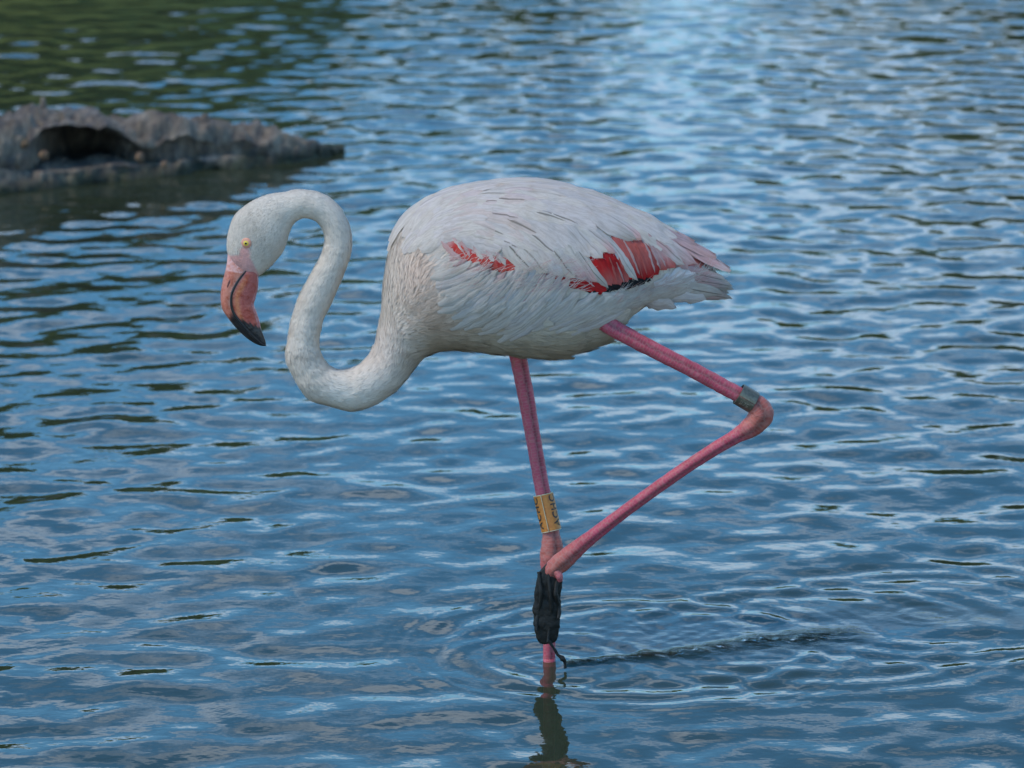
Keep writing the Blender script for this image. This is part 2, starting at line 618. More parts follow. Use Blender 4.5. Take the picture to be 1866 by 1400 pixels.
BED_Z = -0.20
V, F = [], []
gx = np.concatenate([np.linspace(-200, -4, 10)[:-1], np.linspace(-4, 4, 60), np.linspace(4, 200, 10)[1:]])
gy = np.concatenate([np.linspace(-8, 8, 80), np.linspace(8, 220, 14)[1:]])
for y in gy:
    for x in gx:
        V.append((x, y, BED_Z + 0.012 * noise.noise(Vector((x * 2.1, y * 2.1, 0))) * (1 if math.hypot(x - legp.x, y) > 0.5 else 0)))
bed = mesh_obj('lake_bed', V, grid_faces(len(gy), len(gx)), M_BED)
bed['kind'] = 'structure'
bed['label'] = 'muddy lake bed under the shallow water'

# ------------------------------------------------------------------ far wooded bank (seen only mirrored in the water)
def bank_y(x):
    return 11.4 + 0.004 * (x + 6) ** 2 + 28 / (1 + math.exp(-(x - .5) / .5))


V, F = [], []
bx = np.concatenate([np.linspace(-80, -6, 20)[:-1], np.linspace(-6, 6, 60), np.linspace(6, 80, 20)[1:]])
for j, (dy, z) in enumerate([(0, -0.3), (.35, 0.10), (1.3, .62), (2.4, 1.3), (25, 1.5), (90, 1.6)]):
    for x in bx:
        f_ = np.interp(x, [-6, -1.4, -.4, .8, 2], [1, .95, .7, .35, .3]) if z > .2 else 1
        V.append((x, bank_y(x) + dy, z * f_ + 0.1 * noise.noise(Vector((x * .3, dy, 3)))))
bank = mesh_obj('lake_bank', V, grid_faces(6, len(bx)), M_BANK)
bank['kind'] = 'structure'
bank['label'] = 'low grassy bank on the far side of the lake'


cl = []


for k in range(640):
    a = rng.uniform(-14, -.3) if k < 300 else (rng.uniform(-.5, 10) if k < 440 else rng.choice([-1, 1]) * rng.uniform(10, 42))
    if a < -.3:
        y = bank_y(math.tan(R(a)) * 17) + rng.uniform(1.6, 3.2)
        r = rng.uniform(.16, .34)
        top = np.interp(a, [-14, -5, -3.4, -2.2, -1.2, -.3], [2.0, 1.8, 1.65, 1.4, 1.0, .7]) + rng.normal(0, .12)
    else:
        y = bank_y(math.tan(R(a)) * 45) + rng.uniform(.5, 5)
        r = rng.uniform(.5, 1.0)
        top = np.interp(a, [0, 1, 2.8, 4.2, 7, 12, 42], [1.8, 1.7, 2.3, 4.2, 5.2, 5.0, 5.0])
    x = math.tan(R(a)) * (y + CAM_D)
    cl.append((x, y, rng.uniform(0.15, max(.3, top - r)) if k % 3 else max(.3, top - r), r))
lv = []
for (x, y, z, r) in cl:
    n_ = 300
    d = rng.normal(size=(n_, 3))
    d /= np.linalg.norm(d, axis=1)[:, None]
    p = np.array([x, y, z]) + d * r * (0.55 + 0.5 * rng.random((n_, 1)))
    a1 = rng.normal(size=(n_, 3)); a1 /= np.linalg.norm(a1, axis=1)[:, None]
    b1 = np.cross(a1, rng.normal(size=(n_, 3))); b1 /= np.linalg.norm(b1, axis=1)[:, None]
    s_ = rng.uniform(0.14, 0.30, (n_, 1)) * min(1, r * 1.1)
    lv.append(np.stack([p - a1 * s_, p + b1 * s_ * .5, p + a1 * s_, p - b1 * s_ * .5], 1))
lv = np.concatenate(lv).reshape(-1, 3)
wood = mesh_obj('far_wood', lv, [(i, i + 1, i + 2, i + 3) for i in range(0, len(lv), 4)], M_LEAF, kind='stuff')
wood['label'] = 'dark green wood on the far bank mirrored in the water'
wood['category'] = 'wood'

# ------------------------------------------------------------------ hollow log
ST = [  # photo column, waterline row, top row, depth m, cavity 0..1
    (-260, 384, 188, .34, 0.0), (-130, 370, 196, .33, 0.0), (0, 354, 204, .31, 0.0), (40, 350, 203, .38, .02), (56, 348, 204, .42, .22),
    (76, 346, 204, .44, .75), (110, 342, 203, .44, 1.0), (150, 338, 206, .42, .95), (185, 334, 211, .36, .75), (215, 330, 214, .31, .50), (240, 328, 215, .28, .40),
    (270, 326, 216, .24, .30), (320, 320, 218, .22, .22), (370, 313, 222, .20, .14), (430, 307, 230, .18, .10), (480, 302, 239, .15, .10),
    (530, 297, 249, .12, .06), (570, 291, 257, .09, .03), (600, 284, 265, .06, 0.0), (628, 277, 273, .03, 0.0)]
prof = []
for (px, pw, ptop, dep, cav) in ST:
    G = ground(px, pw)
    zt = at(px, ptop, G.y + dep * 0.5).z
    c = cav * dep * 0.80
    Wd, Hh = dep, max(zt, 0.012)
    lf = 0.27 + 0.10 * noise.noise(Vector((px * .021, 1.7, 0)))        # uneven lip and ragged roof of the hollow
    rf = 0.84 + 0.16 * noise.noise(Vector((px * .027, 7.3, 0))) - (0.22 if px < 75 or px > 215 else 0.0)
    loop = [(0.02 * Wd, -0.13), (0.0, -0.02), (0.015, 0.16 * Hh), (0.04 * Wd + .01, lf * Hh), (0.09 * Wd + 0.35 * c, (lf + .02) * Hh),
            (0.12 * Wd + c, (lf - .02) * Hh), (0.12 * Wd + c, (rf - .18) * Hh), (0.13 * Wd + 0.45 * c, rf * Hh), (0.15 * Wd, (rf + .05) * Hh),
            (0.27 * Wd, max(.95, rf + .08) * Hh), (0.5 * Wd, 1.0 * Hh), (0.8 * Wd, 0.85 * Hh), (1.0 * Wd, 0.4 * Hh), (1.05 * Wd, -0.02), (0.98 * Wd, -0.13)]
    lp = catmull(np.array(loop), 60)
    prof.append([(G.x, G.y + d, z) for d, z in lp])
prof = np.array(prof)
nst = 190
rows = np.stack([catmull(prof[:, j, :], nst) for j in range(prof.shape[1])], 1)
V, C = [], []
for i in range(nst):
    cx, cy, cz = rows[i].mean(0)
    k = min(1.0, (nst - 1 - i) / 40.0)
    for j in range(60):
        p = Vector(rows[i, j])
        n1 = noise.noise(p * 10.0) * 0.022 + (.5 - abs(noise.noise(Vector((p.x * 13, p.y * 24, p.z * 26))))) * 0.032 - .012 + noise.noise(p * 38) * 0.018
        d = Vector((0, p.y - cy, p.z - 0.02))
        d = d.normalized() if d.length > 1e-6 else Vector((0, 0, 1))
        p = p + d * n1 * (0.45 + 0.55 * k)
        V.append(p)
        moss = 1.0
        cc = [1.0, 1.0, 1.0]
        w = max(0.0, min(1.0, (0.030 + 0.012 * noise.noise(Vector((p.x * 18, 0, 5))) - p.z) / 0.02))       # wet, algae-dark foot
        cc = [cc[0] * (1 - .78 * w), cc[1] * (1 - .70 * w), cc[2] * (1 - .80 * w)]
        wh = noise.noise(Vector((p.x * 26, p.z * 26, 9)))
        px_ = 0
        gx_ = ground(372, 300).x
        if abs(p.x - gx_) < .035 and 0.02 < p.z < .075 and j < 20 and wh > -0.1:
            cc = [2.2, 2.25, 2.35]
        gx2 = ground(25, 300).x
        if abs(p.x - gx2) < .012 and 0.07 < p.z < .14 and j < 32 and wh > -0.15:
            cc = [2.0, 2.05, 2.1]
        C.append(cc)
log_e = bpy.data.objects.new('hollow_log', None)
log_e.location = (rows[60, 30, 0], rows[60, 30, 1], BED_Z)
COL.objects.link(log_e)
log_e['label'] = 'weathered grey hollow log lying half sunk in the water'
log_e['category'] = 'log'
INV = Matrix.Translation(-log_e.location)
F = grid_faces(nst, 60)
F.append(tuple(range(60)))
lg = mesh_obj('trunk', [INV @ v for v in V], F, M_WOOD, log_e, attrs={'Col': np.array(C)})


def stub(px, pyb, pyt, wpx, Yo, lean):
    b = at(px, pyb, Yo)
    t_ = at(px + lean, pyt, Yo)
    V = []
    for i in range(9):
        f = i / 8
        c = b.lerp(t_, f)
        r = wpx * 0.00058 * (1.15 - 0.75 * f ** 1.5)
        for j in range(12):
            a = j / 12 * 6.283
            rr_ = r * (1 + .3 * noise.noise(Vector((a * 1.3, f * 3, px))))
            V.append(INV @ (c + Vector((math.cos(a) * rr_, math.sin(a) * rr_, 0))))
    F = grid_faces(9, 12, True) + [tuple(range(96, 108))]
    mesh_obj('branch_stub', V, F, M_WOOD, log_e, attrs={'Col': np.ones((len(V), 3))})


lgy = ground(80, 346).y + .22
stub(80, 212, 177, 16, lgy, -2)
stub(372, 232, 208, 26, ground(372, 313).y + .10, 2)
for (px, py, sz) in [(46, 262, 9), (80, 283, 9), (255, 287, 9), (30, 300, 10), (12, 312, 11), (300, 300, 7)]:
    V = []
    c = at(px, py, ground(px, 345).y + .015)
    for i in range(7):
        for j in range(10):
            a, b = i / 6 * math.pi, j / 10 * 6.283
            d = Vector((math.sin(a) * math.cos(b), math.sin(a) * math.sin(b), math.cos(a)))
            V.append(INV @ (c + d * sz * .00115 * (1 + .4 * noise.noise(d * 2 + c * 30))))
    mesh_obj('wood_chip', V, grid_faces(7, 10, True), M_WOOD, log_e, attrs={'Col': np.tile([1.25, .95, .68], (len(V), 1))})

# ------------------------------------------------------------------ flamingo
bird = bpy.data.objects.new('flamingo', None)
bird.location = (legp.x, 0, BED_Z)
COL.objects.link(bird)
bird['label'] = 'white and pink flamingo wading on one leg with its neck bent low'
bird['category'] = 'bird'
BI = Matrix.Translation(-bird.location)


def loc(Vs):
    o = np.array(bird.location)
    return np.asarray(Vs, dtype=float) - o


SEC = [  # dorsal px, ventral px, half width m
    ((1302, 500), (1298, 522), .006), ((1278, 468), (1262, 540), .020), ((1240, 438), (1215, 547), .036), ((1200, 413), (1165, 562), .052),
    ((1160, 392), (1135, 590), .065), ((1110, 370), (1100, 624), .080), ((1040, 348), (1030, 648), .094), ((960, 335), (960, 650), .101),
    ((880, 341), (895, 640), .101), ((805, 358), (845, 636), .096), ((752, 388), (808, 637), .088), ((720, 430), (786, 643), .076),
    ((706, 475), (772, 652), .064), ((699, 525), (760, 664), .053), ((694, 575), (748, 679), .044), ((687, 612), (738, 693), .036),
    ((676, 640), (722, 711), .030), ((660, 660), (697, 729), .0275), ((640, 672), (668, 743), .0262), ((617, 674), (638, 748), .026),
    ((600, 667), (596, 738), .026), ((589, 653), (560, 724), .0265), ((583, 638), (535, 687), .026), ((581, 622), (521, 652), .0245),
    ((584, 603), (525, 616), .022), ((590, 580), (532, 580), .0205), ((605, 550), (545, 540), .020), ((622, 510), (566, 500), .0195),
    ((635, 475), (584, 467), .018), ((641, 445), (592, 438), .0168), ((636, 410), (586, 415), .0165), ((619, 378), (574, 402), .0168),
    ((590, 355), (558, 397), .017), ((552, 346), (545, 400), .0175), ((514, 351), (533, 411), .0185), ((480, 358), (526, 428), .0205),
    ((447, 375), (517, 455), .0215), ((425, 398), (500, 478), .0205), ((415, 430), (482, 495), .0175), ((414, 455), (470, 504), .0140),
    ((419, 472), (464, 504), .0110)]
nS, nA = 330, 56
Dp = np.array([at(*s[0]) for s in SEC])
Vp = np.array([at(*s[1]) for s in SEC])
Wp = np.array([[s[2]] for s in SEC])
Dc, Vc, Wc = catmull(Dp, nS), catmull(Vp, nS), catmull(Wp, nS)[:, 0]
ctr = (Dc + Vc) / 2
uidx = np.linspace(0, len(SEC) - 1, nS)
mb = MB()
V, UVb, Cb = [], [], []
WHITE = (0.635, 0.575, 0.495)


def sstep(a, b, x):
    t = max(0.0, min(1.0, (x - a) / (b - a)))
    return t * t * (3 - 2 * t)


def pxof(p):
    d = Vector(p) - CAM
    z = d.dot(FWD)
    return IW / 2 + d.x / z * FPX, IH / 2 - d.dot(UP) / z * FPX


def body_colour(p, u):
    px, py = pxof(p)
    c = np.array(WHITE)
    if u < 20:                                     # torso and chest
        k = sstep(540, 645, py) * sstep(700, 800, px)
        c = c * (1 - k * np.array([.30, .34, .42]))          # mud stained belly, deepened to carry the shade of the underside
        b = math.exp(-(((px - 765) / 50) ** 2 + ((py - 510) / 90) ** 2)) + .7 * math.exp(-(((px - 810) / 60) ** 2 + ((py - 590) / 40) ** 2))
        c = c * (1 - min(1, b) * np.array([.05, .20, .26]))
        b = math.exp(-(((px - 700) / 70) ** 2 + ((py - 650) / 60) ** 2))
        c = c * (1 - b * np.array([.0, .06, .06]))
    else:
        c = c * np.array([1.0, .972, .955])
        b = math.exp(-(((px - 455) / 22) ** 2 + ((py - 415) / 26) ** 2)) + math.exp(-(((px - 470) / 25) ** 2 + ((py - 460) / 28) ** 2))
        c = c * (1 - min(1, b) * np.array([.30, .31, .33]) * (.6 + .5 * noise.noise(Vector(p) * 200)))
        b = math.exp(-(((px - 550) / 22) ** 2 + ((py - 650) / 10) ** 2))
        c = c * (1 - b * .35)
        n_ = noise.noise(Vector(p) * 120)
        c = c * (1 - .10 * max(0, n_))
        # bare pink skin at the bill base
        yl = 466 if px < 440 else 462 + max(0, (px - 452)) * 2.0
        k = sstep(yl - 4, yl + 3, py)
        e = math.exp(-(((px - 446) / 12) ** 2 + ((py - 460) / 12) ** 2)) if py > 440 else 0
        k = min(1, k + sstep(.3, .7, e)) * sstep(36, 36.8, u)
        c = c * (1 - k) + np.array([.60, .32, .29]) * k
    return tuple(np.clip(c, 0, 1))


for i in range(nS):
    e1 = Dc[i] - ctr[i]
    for j in range(nA):
        a = j / nA * 2 * math.pi
        sw = math.sin(a)
        p = ctr[i] + e1 * math.cos(a) + np.array([0, -1, 0]) * Wc[i] * sw * (1 + 0.06 * (1 - abs(math.cos(a))) * 0)
        if uidx[i] > 16:
            q = Vector(p)
            amp = .0006 if uidx[i] < 34 else .0003
            p = p + (p - ctr[i]) / np.linalg.norm(p - ctr[i]) * amp * (noise.noise(q * 75) + .6 * noise.noise(q * 150))
        elif uidx[i] > 3:
            q = Vector(p)
            p = p + (p - ctr[i]) / np.linalg.norm(p - ctr[i]) * .0022 * (noise.noise(q * 38) + .5 * noise.noise(q * 80))
        V.append(p)
        UVb.append((j / nA, i / nS))
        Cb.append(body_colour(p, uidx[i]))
Fb = [f_[::-1] for f_ in grid_faces(nS, nA, True)] + [tuple(range(nA)), tuple(range((nS - 1) * nA, nS * nA))[::-1]]
BV = [Vector(v) for v in V]
BVH = BVHTree.FromPolygons(BV, Fb)
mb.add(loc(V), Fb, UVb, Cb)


# legs: lofted limbs with a tendon groove
def limb(pts, n=90, nj=26, groove=0.0, gang=0.45, cols=None, wrinkle=0.0, lobes=0):
    """pts: (px, py, Y, width px [, colour])"""
    P = np.array([at(p[0], p[1], p[2]) for p in pts])
    Wd = np.array([[p[3] * PX * 0.5] for p in pts])
    Cc = np.array([p[4] for p in pts])
    Pc, Wc_, Cc = catmull(P, n), catmull(Wd, n)[:, 0], np.clip(catmull(Cc, n), 0, 1)
    V, UV, C = [], [], []
    lng = 0.0
    for i in range(n):
        t = Pc[min(i + 1, n - 1)] - Pc[max(i - 1, 0)]
        t = t / np.linalg.norm(t)
        if i:
            lng += np.linalg.norm(Pc[i] - Pc[i - 1])
        f = np.array([0, -1.0, 0])
        f = f - t * f.dot(t)
        f /= np.linalg.norm(f)
        s = np.cross(t, f)
        if s[0] < 0 or (abs(s[0]) < .2 and s[2] < 0):
            s = -s
        for j in range(nj):
            a = -math.pi + 2 * math.pi * j / nj
            g = groove * (math.exp(-((a - gang) / .20) ** 2) + math.exp(-((a - (math.pi - gang)) / .25) ** 2))
            r = Wc_[i] * (1 - g)
            p = Pc[i] + f * math.cos(a) * r * 0.92 + s * math.sin(a) * r
            if wrinkle:
                p = p + (p - Pc[i]) * wrinkle * (noise.noise(Vector(p) * 130) + .7 * noise.noise(Vector(p) * 320))
            V.append(p)
            UV.append((j / nj, lng))
            k = 1 - 0.6 * min(1, g / max(groove, 1e-6)) if groove else 1.0  # crease shade put into the skin colour along the groove
            C.append(tuple(Cc[i] * k))
    F = grid_faces(n, nj, True) + [tuple(range(nj))[::-1], tuple(range((n - 1) * nj, n * nj))]
    return V, F, UV, C


PK = (.43, .066, .102)
PK2 = (.42, .092, .095)
RD = (.40, .110, .085)
DK = (.030, .030, .027)
# standing leg: thigh hidden in the belly, tibia, hock, tarsus to the lake bed
stand = [(925, 560, .038, 40, PK), (938, 625, .036, 35, PK), (945, 655, .034, 31, PK), (958, 720, .028, 29.5, PK), (972, 800, .022, 27.5, PK),
         (988, 890, .014, 27, PK), (1000, 945, .008, 28, PK), (1004, 972, .005, 31, RD), (1006, 992, .003, 39, RD), (1005, 1012, .001, 42, RD),
         (1003, 1032, .0, 36, PK2), (1002, 1055, .0, 28, PK), (1002, 1090, .0, 24, PK), (1001, 1150, .0, 22.5, PK), (1001, 1205, .0, 22.5, PK)]
zb = at(1001, 1205, 0.0)
q = limb(stand, 150, 26, .20, .42, wrinkle=.05)
mb.add(loc(q[0]), *q[1:], m=1)


def limb3(P, Wd, Cc, n, nj, flat=1.0, ref=(0, 0, 1)):
    Pc, Wc_, Cc = catmull(np.array(P), n), catmull(np.array([[w] for w in Wd]), n)[:, 0], np.clip(catmull(np.array(Cc), n), 0, 1)
    V, UV, C = [], [], []
    for i in range(n):
        t = Pc[min(i + 1, n - 1)] - Pc[max(i - 1, 0)]
        t /= np.linalg.norm(t)
        f = np.array(ref, dtype=float)
        f -= t * f.dot(t)
        f /= np.linalg.norm(f)
        s = np.cross(t, f)
        for j in range(nj):
            a = 2 * math.pi * j / nj
            V.append(Pc[i] + f * math.cos(a) * Wc_[i] * flat + s * math.sin(a) * Wc_[i])
            UV.append((j / nj, i * .004))
            C.append(tuple(Cc[i]))
    F = grid_faces(n, nj, True) + [tuple(range(nj))[::-1], tuple(range((n - 1) * nj, n * nj))]
    return V, F, UV, C


fx, fz = zb.x, BED_Z + .016
q = limb3([(zb.x, 0, .004), (zb.x, 0, -.08), (zb.x - .002, 0, -.165), (zb.x - .006, 0, fz)], [.0079, .0080, .0085, .011], [PK] * 4, 24, 20, 1.0, (0, -1, 0))
mb.add(loc(q[0]), *q[1:], m=1)
for ang, ln in ((180, .082), (180 - 30, .076), (180 + 30, .076), (8, .022)):
    d = np.array([math.cos(R(ang)), math.sin(R(ang)), 0])
    o = np.array([zb.x - .006, 0, fz])
    q = limb3([o, o + d * ln * .4 + [0, 0, -.004], o + d * ln * .8 + [0, 0, -.009], o + d * ln + [0, 0, -.012]], [.009, .0075, .006, .0025], [PK] * 4, 12, 10, .75)
    mb.add(loc(q[0]), *q[1:], m=1)
o = np.array([zb.x - .006, 0, fz - .008])
web = [o] + [o + np.array([math.cos(R(a)), math.sin(R(a)), 0]) * l_ + [0, 0, -.004] for a, l_ in ((150, .07), (165, .055), (180, .074), (195, .055), (210, .07))]
mb.add(loc(web), [(0, i, i + 1) for i in range(1, 5)], C=[PK] * 6, m=1)

# lifted leg, held in front of the other one
YL = -.075
lift_t = [(1060, 545, -.050, 44, PK), (1090, 576, -.058, 36, PK), (1116, 597, -.064, 31, PK), (1180, 632, -.070, 29, PK), (1260, 673, -.074, 28, PK),
          (1330, 711, -.075, 28, PK), (1362, 728, -.075, 30, PK2), (1378, 738, -.075, 38, RD), (1387, 754, -.075, 45, RD), (1377, 771, -.075, 41, RD),
          (1360, 784, -.075, 34, PK2), (1338, 797, -.074, 26, PK), (1290, 826, -.072, 23.5, PK), (1220, 873, -.068, 22.5, PK), (1140, 931, -.060, 22.5, PK),
          (1080, 977, -.052, 25, PK), (1048, 1003, -.047, 31, PK2), (1026, 1022, -.044, 36, RD), (1012, 1034, -.042, 34, RD), (1003, 1046, -.040, 30, RD)]
q = limb(lift_t, 170, 26, .17, .35, wrinkle=.05)
mb.add(loc(q[0]), *q[1:], m=1)
# hanging, folded, mud-caked foot: toes and web as one crumpled lobe
foot = [(1006, 1028, -.041, 26, DK), (1002, 1040, -.041, 34, DK), (998, 1062, -.041, 43, DK), (997, 1088, -.041, 46, DK), (996, 1108, -.041, 47, DK), (997, 1130, -.041, 44, DK),
        (997, 1150, -.041, 38, DK), (997, 1166, -.041, 32, DK), (995, 1171, -.041, 20, DK)]
P = np.array([at(p[0], p[1], p[2]) for p in foot])
Pc, Wf = catmull(P, 60), catmull(np.array([[p[3] * PX * .5] for p in foot]), 60)[:, 0]
V, C = [], []
for i in range(60):
    for j in range(40):
        a = j / 40 * 6.283
        ridge = 1 + .10 * math.cos(3 * a + .7 + i * .02) + .05 * math.cos(5 * a + 1.1)
        q = Vector((Pc[i][0] + math.cos(a) * Wf[i] * ridge, Pc[i][1] + math.sin(a) * Wf[i] * .62 * ridge, Pc[i][2]))
        r = 1 + .20 * noise.noise(q * 60) + .09 * noise.noise(q * 190)
        V.append((Pc[i][0] + (q.x - Pc[i][0]) * r, Pc[i][1] + (q.y - Pc[i][1]) * r, q.z + .0025 * noise.noise(q * 150)))
        C.append(DK)
mb.add(loc(V), grid_faces(60, 40, True) + [tuple(range(40))[::-1], tuple(range(59 * 40, 60 * 40))], C=C, m=2)
for (x0, y0, x1, y1, w) in [(985, 1042, 980, 1150, 7), (1003, 1036, 1001, 1172, 7), (1014, 1058, 1017, 1128, 8)]:   # toes standing out of the clump
    pts = []
    for k in range(7):
        f = k / 6
        pts.append((x0 + (x1 - x0) * f + 3 * math.sin(f * 7 + x0), y0 + (y1 - y0) * f, -.0495 + .003 * math.cos(f * 9), w * (1 - .35 * f ** 3), DK))
    q = limb(pts, 40, 14, wrinkle=.25)
    mb.add(loc(q[0]), *q[1:], m=2)
q = limb([(1013, 1040, -.047, 15, RD), (1019, 1050, -.05, 14, (.45, .10, .11)), (1021, 1060, -.05, 8, (.35, .07, .08))], 14, 12, wrinkle=.15)   # hind toe
mb.add(loc(q[0]), *q[1:], m=1)
body = mb.build('body', None, bird, [M_PLUM, M_LEG, M_MUD])
for p in body.data.polygons:
    pass

# strand of mud and weed hanging from the foot into the water
q = limb([(998, 1164, -.045, 10, DK), (1004, 1174, -.046, 6, DK), (1011, 1184, -.046, 5, DK), (1016, 1193, -.046, 6, DK), (1024, 1199, -.046, 9, DK), (1029, 1206, -.046, 7, DK), (1030, 1218, -.046, 4, DK)], 60, 10, wrinkle=.35)
mesh_obj('weed_strand', loc(q[0]), q[1], M_MUD, bird)


# ---- bill
def half_loft(pairs, side, n, nj, colf):
    """half-oval section from the gape line round the outer edge; side +1: first point of a pair is the outer edge"""
    A = catmull(np.array([at(*p[0]) for p in pairs]), n)      # outer
    B = catmull(np.array([at(*p[1]) for p in pairs]), n)      # gape
    Wd = catmull(np.array([[p[2]] for p in pairs]), n)[:, 0]
    V, C = [], []
    for i in range(n):
        for j in range(nj):
            a = -math.pi / 2 + math.pi * j / (nj - 1)
            k = max(0.0, math.cos(a)) ** 0.9
            V.append(B[i] + (A[i] - B[i]) * k + np.array([0, 1, 0]) * Wd[i] * math.sin(a))
            C.append(colf(i / (n - 1), abs(a) / (math.pi / 2)))
    F = grid_faces(n, nj) + [(i * nj, (i + 1) * nj, (i + 1) * nj + nj - 1, i * nj + nj - 1) for i in range(n - 1)]
    F += [tuple(range(nj))]
    return V, F, C, B, Wd


UPPER = [((415, 458), (462, 480), .0125), ((414, 474), (455, 485), .0118), ((411, 492), (445, 496), .0108), ((406, 511), (434, 511), .0100), ((402, 537), (424, 531), .0094),
         ((404, 560), (422, 550), .0090), ((412, 575), (426, 567), .0086), ((426, 593), (437, 583), .0080), ((441, 609), (451, 600), .0070), ((459, 623), (465, 615), .0054), ((474, 630), (477, 626), .0034), ((485, 631), (485, 629.5), .0010)]
LOWER = [((470, 498), (463, 482), .0118), ((471, 510), (455, 487), .0122), ((470, 526), (446, 497), .0120), ((465, 546), (435, 512), .0115), ((463, 556), (425, 532), .0108),
         ((469, 573), (423, 550), .0100), ((473, 586), (427, 567), .0092), ((475, 596), (438, 583), .0080), ((478, 605), (452, 600), .0066), ((481, 613), (466, 615), .0048), ((484, 622), (478, 626), .0028), ((485, 629), (485, 629), .0008)]
BK = np.array((.018, .018, .020))


def up_col(f, a):
    c = np.array((.47, .165, .11)) * (1 - .10 * math.sin(a * 9)) if f > .18 else np.array((.64, .36, .33))
    k = sstep(.555, .63, f + .05 * a)
    r = sstep(.82, .95, a) * sstep(.1, .3, f) * .55
    c = c * (1 - r) + np.array((.62, .36, .30)) * r
    return tuple(c * (1 - k) + BK * k)


def lo_col(f, a):
    c = np.array((.42, .115, .10))
    st = math.exp(-((f - .52) / .14) ** 2 - ((a - .5) / .25) ** 2)
    c = c * (1 - st * np.array([.15, .5, .65]))
    ed = math.exp(-((a - .88) / .07) ** 2) * sstep(.1, .3, f)
    c = c * (1 - ed) + np.array((.55, .20, .09)) * ed
    if a < .35:
        c = np.array((.50, .20, .20))
    k = sstep(.62, .68, f + .05 * a + .02 * math.sin(a * 31))
    g = sstep(.955, .985, a) * sstep(.06, .2, f)
    k = max(k, g)
    return tuple(c * (1 - k) + BK * k)


V, F, C, Bg, Wg = half_loft(UPPER, 1, 70, 31, up_col)
ub = mesh_obj('upper_bill', loc(V), F, M_BILL, bird, attrs={'Col': np.array(C)})
ub['label'] = 'pale pink upper bill with a black tip'
V, F, C, B2, W2 = half_loft(LOWER, 1, 70, 41, lo_col)
lb = mesh_obj('lower_bill', loc(V), F, M_BILL, bird, attrs={'Col': np.array(C)})
lb['label'] = 'deep pink lower bill with rusty speckles and a black tip'
# black gape line and the slit nostril on both sides
M_BLACK = m_plain('black_horn', (.012, .012, .013), .35, 0, 500, .3, .2)
for sgn in (-1, 1):
    n = len(Bg)
    P, Wd = [], []
    for i in range(3, n - 1):
        f = i / n
        P.append(Bg[i] + np.array([0, sgn * (Wg[i] + .0002), 0]))
        Wd.append(.00035 + .0013 * sstep(.05, .35, f) * (1 - .6 * sstep(.75, 1, f)))
    q = limb3(P, Wd, [BK] * len(P), 80, 8, 1.0, (0, 0, 1))
    mesh_obj('gape_edge', loc(q[0]), q[1], M_BLACK, ub)
    P = [Bg[0] * 0 + np.array(at(*p)) + np.array([0, sgn * w_, 0]) for p, w_ in (((424, 502), .0078), ((419, 511), .0080), ((416, 519), .0078), ((415, 528), .0070))]
    q = limb3(P, [.0003, .0013, .0012, .0003], [BK] * 4, 16, 8, 1.0, (0, 0, 1))
    mesh_obj('nostril', loc(q[0]), q[1], m_plain('nostril_skin', (.16, .05, .04), .6), ub)

# ---- eyes
M_RING = m_plain('eye_ring', (.66, .30, .20), .45, 0, 400, .3, .2)
M_IRIS = m_plain('iris', (.72, .52, .07), .12, 0, 900, .25, .05, (.6, .45, .2))
M_PUP = m_plain('pupil', (.006, .006, .006), .08)
hit = BVH.ray_cast(CAM, ray(449, 443).normalized())
for sgn in (-1, 1):
    c = Vector(hit[0])
    nn = Vector(hit[1])
    c = c - nn * .0012
    if sgn > 0:
        c.y, nn.y = -c.y, -nn.y
    rot = nn.to_track_quat('Z', 'Y').to_matrix()

    def dome(rad, hgt, n, inner=0.0, lift=0.0):
        V = []
        for i in range(n):
            f = inner + (1 - inner) * i / (n - 1)
            for j in range(28):
                a = j / 28 * 6.283
                V.append(c + rot @ Vector((math.cos(a) * rad * f, math.sin(a) * rad * f, lift + hgt * math.sqrt(max(0, 1 - f * f)))))
        return V, grid_faces(n, 28, True)
    V, F = dome(.0071, .0030, 8, .45, .0006)
    eye = mesh_obj('eye', loc(V), F, M_RING, bird)
    V, F = dome(.0047, .0030, 10, .0, .0012)
    mesh_obj('iris', loc(V), F, M_IRIS, eye)
    V, F = dome(.0016, .0007, 6, .0, .0038)
    mesh_obj('pupil', loc(V), F, M_PUP, eye)


# ---- feathers
def surf(p):
    r = BVH.find_nearest(Vector(p))
    return Vector(r[0]), Vector(r[1])


